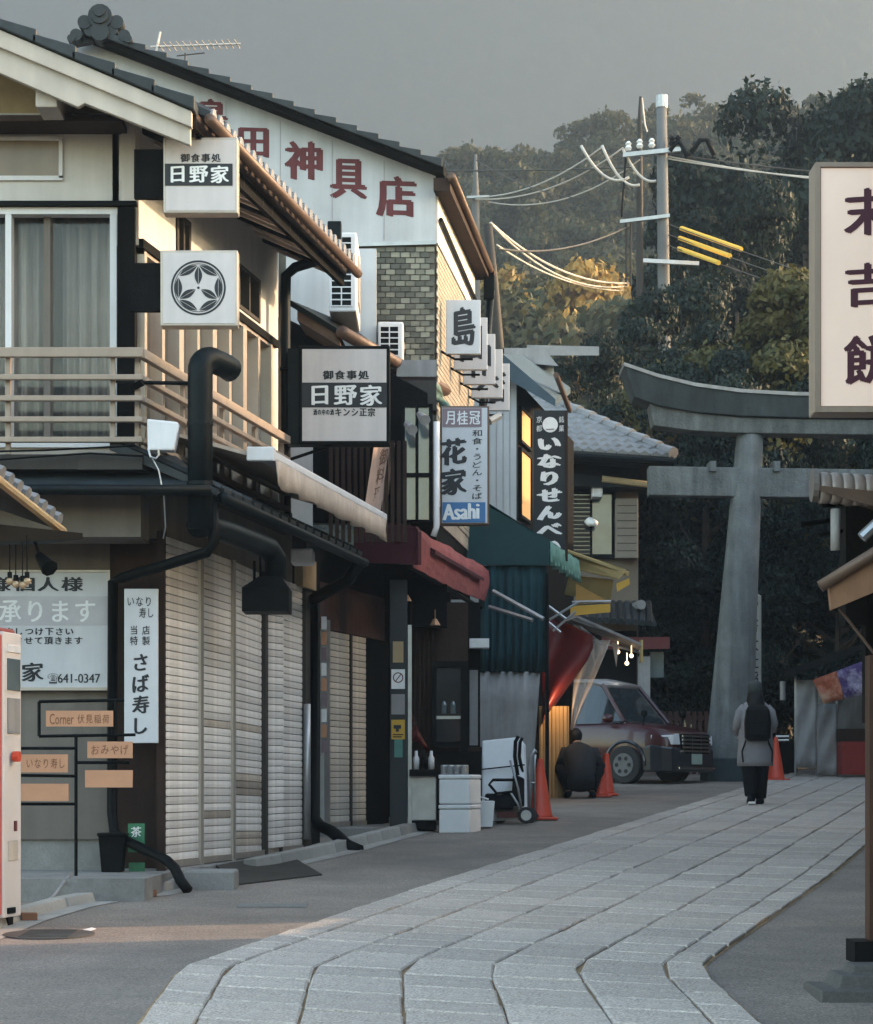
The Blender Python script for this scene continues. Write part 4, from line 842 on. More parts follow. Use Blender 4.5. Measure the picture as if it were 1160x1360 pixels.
# red awning
RA = Line(XP(555, 23.5), 23.5, 0.19); T = thing('red_awning', 'maroon canvas awning with sagging faded front over the kiosk', 'awning', P(560, 790, 25))
zt, zl = ZP(696, 23.5), ZP(751, 23.5)
m = MB(); m.prism([P(470, 690, 23.5), P(552, 699, 23.5), P(556, 706, 23.5), P(556, 750, 23.5), P(470, 746, 23.5)], (.03, .05, 0)); ob('end_panel', m, M_red, T)
m = MB(); rows = []; ns = 44
for k in range(10):
    t = k / 9; row = []
    for i in range(ns + 1):
        y = 23.5 + 4.5 * i / ns; s_ = i / ns
        if t < .45: x = RA.X(y) - .75 * (1 - t / .45); z = zt + .06 - .1 * t / .45 - .05 * math.sin(math.pi * s_ * 2.5) ** 2 * t
        else:
            q_ = (t - .45) / .55; fold = .025 * math.sin(q_ * math.pi) * (.4 + .6 * math.sin(math.pi * s_)); x = RA.X(y) + fold - .05 * q_; z = zt - .04 - .40 * q_ - .05 * math.sin(math.pi * s_ * 2.5) ** 2 * (1 - q_) - .03 * math.sin(math.pi * s_) * q_
        row.append((x + .008 * math.sin(i * .9 + k), y, z))
    rows.append(row)
m.sheet(rows, .008, (-1, 0, -.3)); ob('canopy', m, M_pink, T)
m = MB(); m.hexa([RA.pt(24.2, zt - .2, .0), RA.pt(27.3, zt - .22, .0), RA.pt(27.3, zt - .26, .045), RA.pt(24.2, zt - .24, .045), RA.pt(24.2, zt - .17, .0), RA.pt(27.3, zt - .19, .0), RA.pt(27.3, zt - .22, .05), RA.pt(24.2, zt - .2, .05)]); ob('fold_seam', m, M_red, T)
m = MB(); m.tube([RA.pt(23.6, zl, -.1), RA.pt(27.9, zl - .1, -.1)], .03, 8); ob('front_bar', m, M_black, T)
for (x0, y0, x1, y1) in ((655, 785, 722, 822), (650, 806, 708, 824)):
    m = MB(); m.tube([P(x0, y0, 27.6), P(x1, y1, 27.3)], .028, 6); ob('folding_arm', m, M_steel, T)
# banner sign leaning above the red awning
T = thing('banner_sign', 'slanted pinkish wooden signboard above the red awning', 'sign', P(500, 690, 22.2))
m = MB(); A_ = [P(497, 592, 22.3), P(526, 588, 22.75), P(514, 682, 22.75), P(484, 676, 22.3)]; m.prism(A_, (.0, .05, .0)); pn = ob('panel', m, M_orange if False else mat('pinkish_board', (.42, .3, .25), .7, .15, 4, .03, streak=.15), T)
m = MB(); m.tube([A_[1], A_[2]], .02, 6); ob('edge_strip', m, M_black, T)
uxx = (A_[1] - A_[0]); uzz = (A_[0] - A_[3]); nn_ = uxx.cross(uzz).normalized(); nn_ = nn_ if nn_.y < 0 else -nn_
lettering(T, mat('brown_ink', (.12, .06, .04), .7, 0, bump=0), list('御料理'), [(A_[3] + uzz * (.64 - .3 * i) + uxx * .3, .2, .2) for i in range(3)], uxx.normalized(), uzz.normalized(), nn_, bold=.01)
# 花家 sign
T = box_sign('vertical_sign', 'white vertical sign with blue beer panel between the wooden shop and green stall', 585, 539, 650, 697, 23.3, 1, M_rust, M_signw, .14, 2.5)
m = MB(); m.pbox(588, 542, 640, 567, 23.29, .005); ob('mauve_panel', m, M_mauve, T); m = MB(); m.pbox(588, 667, 645, 694, 23.29, .005); ob('blue_panel', m, M_blue, T)
ltext(T, M_paint, '月桂冠', 590, 544, 639, 566, 23.29, bold=.02, shear=0); ltext(T, M_ink, '花家', 583, 580, 622, 660, 23.294, vertical=True, bold=.05, shear=.13)
ltext(T, M_ink, '和食・うどん・そば', 626, 570, 642, 664, 23.294, vertical=True, bold=.01, shear=.08); ltext(T, M_paint, 'Asahi', 589, 669, 636, 690, 23.29, whole=True, bold=.025, shear=.1)
m = MB(); m.tube([P(650, 560, 23.4), P(664, 552, 23.5)], .04, 6); ob('bracket', m, M_cream, T)
# green netting hanging from the gutter
m = MB(); rows = []; rn = random.Random(4)
for k in range(8):
    t = k / 7; rows.append([P(528 + 52 * s + 24 * t * s + rn.uniform(-2, 2), 486 + 22 * s + (8 + 40 * s) * t + rn.uniform(-3, 3), 24.6 - .2 * math.sin(s * 9 + t * 4)) for s in np.linspace(0, 1, 14)])
m.sheet(rows, .004, (0, 1, 0)); o = ob('netting', m, mat('green_net', (.1, .17, .15), .9, .3, 14, .3), smooth=True); tag(o, 'ragged pale green net hanging from the brown gutter', 'net')
# air conditioner units
def ac(x0, y0, x1, xs, y1, d, label, dep=.35):
    T = thing('air_conditioner', label, 'air conditioner', P((x0 + x1) / 2, y1, d), 'outdoor air conditioner units'); X0, X1 = XP(x0, d), XP(x1, d)
    m = MB(); m.box(X0, X1, d, d + (xs - x1) * 0.05, ZP(y1, d), ZP(y0, d)); ob('case', m, M_plasw, T, bevel=.02)
    m = MB(); m.pbox(x0 + 3, y0 + 6, x1 - (x1 - x0) * .18, y1 - 8, d - .004, .01); ob('coil_panel', m, M_black, T)
    nv = max(5, int((y1 - y0) / 9)); wv = 3
    for j in range(nv + 1): m = MB(); yy = y0 + 6 + (y1 - y0 - 14) * j / nv; m.pbox(x0 + 3, yy - .8, x1 - (x1 - x0) * .18, yy + .8, d - .012, .007); ob('grille_bar', m, M_plasw, T)
    for j in range(wv): m = MB(); xx = x0 + 3 + (x1 - (x1 - x0) * .18 - x0 - 3) * j / (wv - 1); m.pbox(xx - .8, y0 + 6, xx + .8, y1 - 8, d - .014, .005); ob('grille_bar', m, M_plasw, T)
    m = MB(); m.box(X1 - .002, X1 + .012, d + (xs - x1) * .012, d + (xs - x1) * .04, ZP(y1 - 20, d), ZP(y0 + 24, d)); ob('side_cover', m, M_alu, T)
ac(437, 308, 474, 495, 414, 23.0, 'large white outdoor air conditioner unit on the low roof'); ac(502, 427, 536, 548, 480, 24.3, 'smaller air conditioner unit behind the brown gutter')
# kiosk under the red awning
H4 = thing('kiosk', 'dark wooden kiosk with glass window under the red awning', 'kiosk', (0, 25.5, gz(25.5)))
m = MB(); m.pbox(545, 800, 622, 1060, 25.6, .1); ob('back_wall', m, M_brown, H4)
m = MB(); m.pbox(470, 700, 598, 1085, 26.4, .1); ob('rear_wall', m, M_dark, H4)
m = MB(); m.wbox(S2, 24.9, 28.4, ZP(760, GY), ZP(690, GY), -.3, -.02); ob('lintel', m, M_dark, H4)
for i in range(6): m = MB(); m.pbox(550 + i * 6, 830, 553.5 + i * 6, 990, 25.55, .05); ob('wood_slat', m, M_brown, H4)
m = MB(); m.pbox(548, 776, 594, 832, 25.3, .2); ob('header', m, M_dark, H4)
m = MB(); m.pbox(578, 886, 614, 985, 25.3, .02); wn = ob('window', m, M_glassd, H4)
m = MB()
for r in ((574, 878, 580, 990), (612, 878, 622, 1000), (578, 878, 614, 887), (578, 985, 614, 992)): m.pbox(*r, 25.24 + r[0] * 1e-6, .08)
ob('frame', m, M_black, wn); m = MB(); m.pbox(580, 951, 612, 955, 25.29, .008); ob('shelf', m, M_steel, wn)
for x in (590, 602): m = MB(); c = P(x, 948, 25.28); m.tube([c - ZA * .0, c + ZA * .1, c + ZA * .14], [.03, .03, .012], 8); ob('bottle', m, M_glassg, wn)
m = MB(); m.pbox(612, 800, 638, 1060, 26.8, .8); ob('side_window_post', m, M_dark, H4)
m = MB(); m.pbox(624, 890, 635, 990, 26.78, .03); ob('side_pane', m, M_greysheet, H4); m = MB(); m.pbox(612, 992, 643, 1000, 26.6, .3); ob('sill', m, M_brown, H4)
m = MB(); m.pbox(572, 998, 640, 1090, 25.4, .5); ob('base_cabinet', m, M_black, H4); m = MB(); m.pbox(624, 848, 650, 860, 26.5, .3); ob('strip_light', m, M_paintg, H4)
for x, y in ((540, 790), (578, 822)):
    m = MB(); c = P(x, y, 24.4); m.tube([c, c + Vector((0, 0, -.07))], [.02, .06], 8); m.tube([c + ZA * .1, c], .006, 4); tag(ob('pendant_lamp', m, M_copper), 'small brass lamp %s' % ('above the notice post' if x == 540 else 'hanging over the kiosk counter'), 'lamp')
m = MB(); rows = []
for k in range(6): rows.append([P(546 + 6 * s + 28 * s * k / 5, 942 + 40 * s * s + 45 * k / 5 * (1 - .4 * s), 24.5 + .1 * math.sin(s * 5 + k)) for s in np.linspace(0, 1, 8)])
m.sheet(rows, .01, (0, 1, 0)); tag(ob('red_cloth', m, M_redtarp, smooth=True), 'dark red cloth draped at the kiosk counter', 'cloth')
# display counter, cans, bottles
T = thing('steel_counter', 'low steel counter with black tray beside the white foam boxes', 'counter', P(562, 1102, 24.15))
m = MB(); m.pbox(546, 1030, 580, 1090, 24.15, .6); ob('cabinet', m, M_steel, T, bevel=.01); m = MB(); m.pbox(547, 1090, 580, 1102, 24.2, .5); ob('plinth', m, M_black, T); m = MB(); m.pbox(544, 1022, 584, 1031, 24.05, .7); ob('tray', m, M_black, T)
for i, (x, y) in enumerate(((553, 1022), (563, 1021), (573, 1022))):
    m = MB(); c = P(x, y, 24.3); m.tube([c, c + ZA * .12, c + ZA * .15, c + ZA * .2], [.035, .035, .018, .016], 9); o = ob('jar', m, (M_plasw, M_black, M_plasw)[i], smooth=True); tag(o, ['white jar standing left on the counter tray', 'dark bottle between two jars on the counter tray', 'white jar standing right on the counter tray'][i], 'jar')
for i, (y0, y1) in enumerate(((1029, 1068), (1069, 1107))):
    T = thing('foam_box', ('upper white foam box carrying the cans', 'lower white foam box standing on the road')[i], 'box', P(610, y1, 24.0), 'stacked foam boxes')
    m = MB(); c0, c1 = XP(583, 24), XP(624, 24); m.hexa([(c0, 24, ZP(y1, 24)), (c1, 24, ZP(y1, 24)), (c1 + .13, 24.42, ZP(y1, 24)), (c0 + .13, 24.42, ZP(y1, 24)), (c0, 24, ZP(y0 + 6, 24)), (c1, 24, ZP(y0 + 6, 24)), (c1 + .13, 24.42, ZP(y0 + 6, 24)), (c0 + .13, 24.42, ZP(y0 + 6, 24))]); ob('body', m, M_foam, T, bevel=.015)
    m = MB(); c0 -= .006; c1 += .006; m.hexa([(c0, 23.99, ZP(y0 + 5.6, 24)), (c1, 23.99, ZP(y0 + 5.6, 24)), (c1 + .13, 24.43, ZP(y0 + 5.6, 24)), (c0 + .13, 24.43, ZP(y0 + 5.6, 24)), (c0, 23.99, ZP(y0, 24)), (c1, 23.99, ZP(y0, 24)), (c1 + .13, 24.43, ZP(y0, 24)), (c0 + .13, 24.43, ZP(y0, 24))]); ob('lid', m, M_foam, T, bevel=.012)
m = MB(); p0 = P(642, 1098, 24.9); m.loft([[p0 + Vector((a * s, b * s, z)) for a, b in ((-.5, -.5), (.5, -.5), (.5, .5), (-.5, .5))] for z, s in ((0, .2), (.28, .25), (.285, .21), (.03, .17))]); m.tube([p0 + Vector((-.11, 0, .27)), p0 + Vector((-.14, 0, .36)), p0 + Vector((.06, 0, .3))], .01, 5)
tag(ob('plastic_tub', m, M_foam, bevel=.008), 'open white plastic tub right of the foam boxes', 'tub')
for i in range(8):
    m = MB(); c = P(589 + (i % 4) * 9 + (3 if i > 3 else 0), 1028.5, 24.08 + (.09 if i > 3 else 0)); m.tube([c, c + ZA * .008, c + ZA * .085, c + ZA * .1], [.026, .031, .031, .025], 10); tag(ob('drink_can', m, M_steel), ['small silver can on the foam box, front row, %s', 'small silver can on the foam box, back row, %s'][i // 4] % ('leftmost', 'second from left', 'third from left', 'rightmost')[i % 4], 'can', 'cans on the foam box')
T = thing('foam_board', 'tall white foam board leaning behind the walking cart', 'board', P(668, 1095, 25.9))
m = MB(); m.prism([P(640, 984, 26.0), P(689, 979, 26.0), P(696, 990, 26.0), P(699, 1088, 25.7), P(640, 1092, 25.7)], (.03, .14, .0)); ob('board', m, M_foam, T, bevel=.02); m = MB(); m.tube([P(640, 1022, 25.85), P(697, 1016, 25.85)], .008, 5); ob('strap', m, M_black, T)
# ================================================================ green stall
T = thing('green_stall', 'dark green canvas stall with curtain and grey sheet beyond the red awning', 'stall', (.9, 28.6, gz(28.6)))
def Q(name, mb, mt, **k): return ob(name, mb, mt, T, **k)
d = 28.0
m = MB(); m.prism([P(612, 690, d), P(650, 669, d), P(729, 719, d), P(729, 751, d), P(612, 750, d)], (.02, .05, 0)); Q('end_panel', m, M_green)
m = MB(); rows = []
for k in range(6): rows.append([P(636 + 90 * s + (0 if k < 5 else -1), 751 + 142 * k / 5, d + .06 + .035 * math.sin(s * 55) * (.3 + k / 7) + .02 * math.sin(s * 21 + k)) for s in np.linspace(0, 1, 60)])
m.sheet(rows, .005, (0, 1, 0)); Q('curtain', m, M_curtg, smooth=True)
m = MB(); rows = []
for k in range(6): t = k / 5; rows.append([P(634 + (84 - 14 * t * s) * s + (0), 892 + 200 * t, d + .08 + .012 * math.sin(s * 30 + k)) for s in np.linspace(0, 1, 40)])
m.sheet(rows, .005, (0, 1, 0)); Q('lower_sheet', m, M_greysheet, smooth=True)
GL1 = Line(XP(729, d), d, 0.21)
def gpt(y, z, off): return GL1.pt(y, z, off)
zt, zl = ZP(719, d), ZP(751, d)
m = MB(); m.hexa([gpt(d, zt, .0), gpt(d + 2.6, zt, .0), gpt(d + 2.6, zt + .45, -.75), gpt(d, zt + .45, -.75), gpt(d, zt + .02, .0), gpt(d + 2.6, zt + .02, 0), gpt(d + 2.6, zt + .47, -.75), gpt(d, zt + .47, -.75)]); Q('canopy', m, M_green)
m = MB(); rows = [[gpt(d + .02 + 2.4 * i / 30, z + .01 * math.sin(i), .015 + .02 * k * math.sin(i * .9)) for i in range(31)] for k, z in enumerate((zt, (zt + zl) / 2, zl))]
m.sheet(rows, .005, (1, 0, 0)); Q('valance', m, M_lgreen, smooth=True)
m = MB(); m.tube([gpt(d + .01, zl - .1, -.02), gpt(d + .01, gz(d), -.02)], .025, 8); Q('pole', m, M_duct)
m = MB(); m.hexa([P(560, 676, 27.3), P(606, 684, 27.3), P(634, 712, 28.4), P(600, 712, 28.4)] + [p + ZA * .03 for p in (P(560, 676, 27.3), P(606, 684, 27.3), P(634, 712, 28.4), P(600, 712, 28.4))]); Q('tin_roof', m, M_greysheet)
# crossed awning arms
for a, b in (((722, 800), (752, 822)), ((722, 828), (768, 800)), ((735, 838), (765, 812)), ((715, 815), (745, 840))):
    m = MB(); m.tube([P(*a, 29.0), P(*b, 29.0)], .018, 6); Q('folding_arm', m, M_steel)
# ================================================================ white walled building with blue roof
H5 = thing('white_building', 'narrow white walled building with dark blue roof and lit windows', 'building', (1.0, 32, gz(32)))
d = 30.5
m = MB(); m.pbox(600, 500, 686, 1000, d, .2); ob('front_wall', m, M_white2, H5)
for i in range(5): m = MB(); m.pbox(686.3 - i * 9, 505, 686.8 - i * 9, 760, d - .006, .01); ob('panel_joint', m, M_greysheet, H5)
WB = Line(XP(687, d), d, .2)
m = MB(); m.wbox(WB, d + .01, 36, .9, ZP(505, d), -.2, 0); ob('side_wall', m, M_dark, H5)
for y0, y1 in ((541, 582), (596, 682)):
    m = MB(); Ya, Yb = d + .12, d + .95; m.wbox(WB, Ya, Yb, ZP(y1, d), ZP(y0, d), .01, .03); wn = ob('lit_window', m, emis('lit_window', (.5, .27, .1), .14), H5)
    m = MB()
    for q0, q1, z0, z1 in ((Ya - .03, Yb + .03, ZP(y1, d) - .04, ZP(y1, d)), (Ya - .03, Yb + .03, ZP(y0, d), ZP(y0, d) + .04), (Ya - .04, Ya, ZP(y1, d), ZP(y0, d)), (Yb, Yb + .04, ZP(y1, d), ZP(y0, d))): m.wbox(WB, q0, q1, z0, z1, .0, .05)
    ob('frame', m, M_black, wn)
M_bluer = mat('blue_sheet_roof', (.03, .06, .085), .5, .2, 3, .05)
m = MB(); m.hexa([P(668, 500, d - .2), P(738, 540, d - .2), P(758, 522, 35), P(700, 490, 35), P(668, 470, d - .2), P(738, 530, d - .2), P(758, 515, 35), P(700, 470, 35)]); rf = ob('roof', m, M_bluer, H5)
m = MB(); m.tube([P(739, 498, d - .2), P(757, 545, 34)], .04, 8); ob('gutter', m, M_rust, rf)
m = MB(); m.hexa([P(670, 462, 34), P(722, 462, 34), P(742, 486, 34), P(670, 480, 34), P(670, 462, 38), P(722, 462, 38), P(742, 486, 38), P(670, 480, 38)]); ob('rear_roof', m, M_greysheet, H5)
m = MB(); m.hexa([P(700, 458, 36), P(796, 460, 36), P(796, 472, 36), P(700, 472, 36), P(700, 458, 39), P(796, 460, 39), P(796, 472, 39), P(700, 472, 39)]); ob('roof_ridge', m, M_tile2, H5)
m = MB(); m.prism([P(716, 475, 35), P(735, 485, 35), P(738, 505, 35), P(726, 505, 35)], (0, .3, 0)); ob('tank', m, M_plasw, H5)
# dark vertical banner sign
T = thing('banner_sign', 'tall black vertical sign with white brushed characters above the green stall', 'sign', P(731, 740, 29.2))
m = MB(); m.pbox(709, 545, 753, 745, 29.2, .1); ob('panel', m, mat('banner_navy', (.004, .007, .01), .6, .2, 4, .03), T)
m = MB(); m.pbox(751, 545, 754.5, 745, 29.19, .12); ob('edge_strip', m, M_brown, T)
m = MB(); c = P(731, 564, 29.197); Rm = .1; m.add([c + Vector((math.cos(t) * Rm, 0, math.sin(t) * Rm)) for t in np.linspace(0, 6.283, 20, endpoint=False)], [tuple(range(20))]); ob('white_disc', m, M_paintg, T)
ltext(T, M_inkr, 'ー', 724, 566, 738, 574, 29.19, bold=.03); ltext(T, M_paint, '京', 712, 552, 721, 562, 29.2, bold=.0); ltext(T, M_paint, '銘', 742, 552, 750, 562, 29.2, bold=0); ltext(T, M_paint, '都', 712, 564, 721, 574, 29.2, bold=0); ltext(T, M_paint, '菓', 742, 564, 750, 574, 29.2, bold=0)
ltext(T, M_paintg, 'いなりせんべい', 712, 578, 748, 738, 29.2, vertical=True, bold=.07, shear=.18)
# ================================================================ hip roofed house
H6 = thing('hip_roofed_house', 'brown house with grey tiled hip roof left of the stone gate', 'house', P(790, 1030, 41.5))
d = 41.0
def N6(name, mb, mt, **k): return ob(name, mb, mt, H6, **k)
m = MB(); m.pbox(660, 600, 848, 1035, d, 3.0); N6('wall', m, mat('brown_plaster', (.15, .12, .095), .9, .15, 2, .1))
m = MB(); m.pbox(660, 600, 850, 645, d - .05, .1); N6('upper_wall', m, M_dark)
ex0, ex1, ey, ty = 640, 895, 606, 470
e0, e1 = P(ex0, 590, d - .9), P(ex1, 607, d - .9); r1 = P(690, 515, d + 3.2)
m = MB(); e2 = e1 + Vector((0, 7.5, 0)); e3 = e0 + Vector((0, 7.5, 0)); r0 = P(560, 515, d + 3.2)
m.add([e0, e1, e2, e3, r0, r1, e0 - ZA * .12, e1 - ZA * .12, e2 - ZA * .12, e3 - ZA * .12], [(0, 1, 5, 4), (1, 2, 5), (2, 3, 4, 5), (3, 0, 4), (0, 6, 7, 1), (1, 7, 8, 2), (2, 8, 9, 3), (3, 9, 6, 0), (6, 9, 8, 7)]); rf = N6('roof', m, M_tile)
# tile courses over the front slope
q = MB(); up = (r1 - e1); nr = 12; nc = 40; 
for j in range(nr):
    t0, t1 = j / nr, (j + 1) / nr
    a0 = e0.lerp(r0, t0); b0 = e1.lerp(r1, t0); a1 = e0.lerp(r0, t1); b1 = e1.lerp(r1, t1); Wd = (b0 - a0).length; k = int(Wd / .2)
    for i in range(k):
        s0, s1 = i / k, (i + .92) / k; p = [a0.lerp(b0, s0), a0.lerp(b0, s1), a1.lerp(b1, s1), a1.lerp(b1, s0)]; pm = [p[0].lerp(p[1], .5), p[3].lerp(p[2], .5)]
        if b0.x - p[0].x < .02: continue
        h = ZA * .05; q.add([p[0] + h * .5, pm[0] + h * 1.7, p[1] + h * .5, p[2] + h * .1, pm[1] + h * .9, p[3] + h * .1, p[0], p[1]], [(0, 1, 4, 5), (1, 2, 3, 4), (6, 7, 2, 1, 0)])
o = ob('roof_tiles', q, M_tile2, rf); o['kind'] = 'stuff'
nh = 12
for j in range(nh):
    a, b = e1.lerp(r1, j / nh), e1.lerp(r1, (j + 1.15) / nh); m = MB(); m.tube([a + ZA * .07, b + ZA * .05], [.11, .085], 8); ob('hip_tile', m, M_tile2, rf)
m = MB(); m.tube([e0 + Vector((0, -.05, -.1)), e1 + Vector((0, -.05, -.1))], .06, 8); ob('gutter', m, M_duct, rf)
m = MB(); m.hexa([P(750, 628, d - .6), P(863, 640, d - .6), P(863, 648, d - .6), P(750, 645, d - .6)] + [p + Vector((0, .6, 0)) for p in (P(750, 628, d - .6), P(863, 640, d - .6), P(863, 648, d - .6), P(750, 645, d - .6))]); N6('pent_roof', m, M_duct)
m = MB(); m.tube([P(800, 636, d - .62), P(864, 644, d - .62)], .06, 8); N6('pent_gutter', m, M_ochre)
# shuttered window and shutter box
m = MB(); m.pbox(754, 655, 815, 738, d - .06, .05); wn = N6('window', m, M_glassg); m = MB()
for r in ((752, 650, 756, 742), (784, 655, 787, 738), (813, 650, 818, 742), (752, 736, 818, 742), (752, 650, 818, 656)): m.pbox(*r, d - .1 + r[0] * 1e-6, .06)
ob('frame', m, M_black, wn)
for j in range(14): m = MB(); m.pbox(756, 658 + j * 5.6, 784, 661.5 + j * 5.6, d - .11, .03); ob('louvre', m, M_poled, wn)
m = MB(); m.pbox(818, 662, 848, 741, d - .3, .28); sb = N6('shutter_box', m, mat('taupe_metal', (.2, .17, .14), .6, .1, 3, .03), bevel=.01)
for j in range(7): m = MB(); m.pbox(820, 671 + j * 10, 846, 671.8 + j * 10, d - .306, .01); ob('seam', m, M_poled, sb)
m = MB(); m.pbox(787, 644, 801, 660, d - .5, .4); N6('meter_box', m, M_plasw, bevel=.02)
m = MB(); c = P(784, 693, d - .35); m.tube([P(778, 693, d - .1), c, P(792, 695, d - .5)], [.03, .09, .05], 9); N6('wall_lamp', m, M_porc, smooth=True)
m = MB(); m.hexa([P(752, 822, d - 1.2), P(872, 832, d - 1.2), P(862, 808, d), P(752, 806, d), P(752, 818, d - 1.2), P(872, 827, d - 1.2), P(862, 802, d), P(752, 800, d)]); lr = N6('lower_roof', m, M_tile)
for j in range(11): m = MB(); x = 768 + j * 9.5; m.tube([P(x, 822 + j * .6, d - 1.25), P(x - 1.5, 801, d)], .06, 6); ob('roll_tile', m, M_tile, lr)
m = MB(); m.tube([P(845, 806, d - .2), P(852, 803, d - .8)], .09, 8); ob('ridge_end', m, M_tile2, lr)
m = MB(); m.pbox(800, 846, 890, 862, d - 1.0, .1); N6('red_fascia', m, M_redtarp)
m = MB(); m.pbox(848, 872, 864, 1020, d - .8, .1); N6('pale_panel', m, M_greysheet); m = MB(); m.pbox(864, 866, 882, 900, d - .7, .1); N6('window_strip', m, M_glassg)
T = thing('red_fence', 'low dark red fence behind the taxi', 'fence', P(905, 1030, d + .8))
for i in range(9): m = MB(); m.pbox(872 + i * 8, 945, 877 + i * 8, 1030, d + .8, .04); ob('picket', m, M_redbrown, T)
m = MB(); m.pbox(870, 950, 944, 957, d + .85, .05); ob('rail', m, M_redbrown, T)
m = MB(); m.pbox(740, 838, 846, 1036, d - .12, .1); N6('dark_lower_wall', m, M_dark)
# ================================================================ yellow awning
T = thing('yellow_awning', 'folded yellow and cream awning beside the green stall', 'awning', P(790, 820, 33))
d = 33.0
def fq(a, b, c, e, da, db, mt, nm, th=.02):
    m = MB(); p = [P(*a, da), P(*b, da), P(*c, db), P(*e, db)]; m.hexa([p[0], p[1], p[2], p[3]] + [q_ + ZA * th for q_ in p]); return ob(nm, m, mt, T)
fq((745, 752), (752, 731), (832, 758), (822, 770), 33.4, 32.2, M_yellowp, 'upper_canopy')
fq((750, 790), (756, 765), (815, 772), (812, 800), 33.4, 32.4, M_yellowp, 'lower_canopy')
m = MB(); m.prism([P(819, 775, 32.2), P(836, 768, 32.2), P(837, 776, 32.2), P(820, 786, 32.2)], (0, .03, 0)); ob('end_flap', m, M_yellow, T)
m = MB(); m.prism([P(758, 805, 32.2), P(811, 802, 32.2), P(811, 813, 32.2), P(758, 818, 32.2)], (0, .03, 0)); ob('valance', m, M_yellow, T)
m = MB(); m.prism([P(765, 775, 33), P(811, 800, 32.2), P(765, 803, 32.6)], (0, .02, 0)); ob('gusset', m, mat('amber_canvas', (.36, .2, .05), .7, .1, 3, .05), T)
m = MB(); m.tube([P(752, 732, 33.3), P(834, 762, 32.2)], .035, 6); ob('front_bar', m, M_yellowp, T); m = MB(); m.tube([P(760, 800, 32.3), P(812, 799, 32.2)], .025, 6); ob('lower_bar', m, M_steel, T)
# ================================================================ red tarpaulin stall with plastic curtain
T = thing('red_stall', 'red tarpaulin stall with clear plastic flap behind the orange cones', 'stall', (2.1, 30.5, gz(30.5)))
d = 32.2
m = MB(); rows = []
for k in range(9):
    t = k / 8; lo = 726; hi = np.interp(t, [0, .1, .3, .55, 1], [752, 788, 788, 764, 722]); rows.append([P(lo - 6 + (hi - lo + 6) * s, 820 + 140 * t + 12 * (1 - t) * abs(s - .4) , d + .2 * math.sin(s * 4 + t * 3) + .15 * s) for s in np.linspace(0, 1, 14)])
m.sheet(rows, .01, (0, 1, 0)); ob('tarpaulin', m, M_redtarp, T, smooth=True)
m = MB(); m.hexa([P(752, 825, d), P(765, 820, d), P(852, 858, 32.5), P(848, 866, 33.5)] + [p + ZA * .04 for p in (P(752, 825, d), P(765, 820, d), P(852, 858, 32.5), P(848, 866, 33.5))]); ob('tin_canopy', m, M_greysheet, T)
m = MB(); m.tube([P(770, 833, d), P(795, 852, 32.5), P(850, 866, 33.5)], .025, 6); ob('rail', m, M_steel, T); m = MB(); m.tube([P(852, 850, 33.5), P(852, 880, 33.5)], .03, 6); ob('canopy_leg', m, M_yellowp, T)
for i in range(7):
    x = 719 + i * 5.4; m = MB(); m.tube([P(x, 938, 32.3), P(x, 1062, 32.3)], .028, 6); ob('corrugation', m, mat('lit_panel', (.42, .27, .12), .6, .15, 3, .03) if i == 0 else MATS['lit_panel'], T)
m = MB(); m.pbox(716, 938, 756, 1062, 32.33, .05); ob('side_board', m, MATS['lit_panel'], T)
gp = bpy.data.materials.new('clear_plastic'); gp.use_nodes = True; b_ = gp.node_tree.nodes['Principled BSDF']; b_.inputs['Base Color'].default_value = (.55, .5, .45, 1); b_.inputs['Alpha'].default_value = .38; b_.inputs['Roughness'].default_value = .2
m = MB(); rows = []
for k in range(9): t = k / 8; rows.append([P(758 + 26 * (1 - t) * .3 + (42 * (1 - t) + 4) * s, 850 + 120 * t, 32.35 + .12 * math.sin(s * 9 + t * 5)) for s in np.linspace(0, 1, 12)])
m.sheet(rows, .003, (0, 1, 0)); ob('plastic_flap', m, gp, T, smooth=True)
for a, b, c in (((813, 852), (822, 856), (819, 886)), ((782, 858), (790, 862), (790, 882)), ((800, 850), (808, 852), (800, 872))):
    m = MB(); m.prism([P(*a, 32.6), P(*b, 32.6), P(*c, 32.6)], (0, .01, 0)); ob('pennant', m, M_awning, T)
for i, (x, y) in enumerate(((833, 881), (839, 871), (821, 866))):
    m = MB(); m.tube([P(x, y - 14, 33.0), P(x, y - 3, 33.0)], .006, 4); m.sphere(P(x, y, 33.0), .032, 8, 5); tag(ob('light_bulb', m, emis('bulb_glow', (1, .75, .45), .6) if i == 0 else MATS['bulb_glow'], smooth=True), ['glowing bulb under the tin canopy, lowest of three', 'glowing bulb under the tin canopy, rightmost of three', 'glowing bulb under the tin canopy, leftmost of three'][i], 'light bulb', 'bulbs under the tin canopy')
m = MB(); m.box(XP(712, 33), XP(764, 33), 33.9, 34.1, gz(33), ZP(860, 33)); ob('back_board', m, M_dark, T)
sl_ = bpy.data.lights.new('stall_lamp', 'POINT'); sl_.energy = 2.2; sl_.color = (1.0, .62, .3); sl_.shadow_soft_size = .05; slo = bpy.data.objects.new('stall_lamp', sl_); COL.objects.link(slo); slo.location = P(741, 930, 31.9)   # the lit bulb behind the red tarpaulin
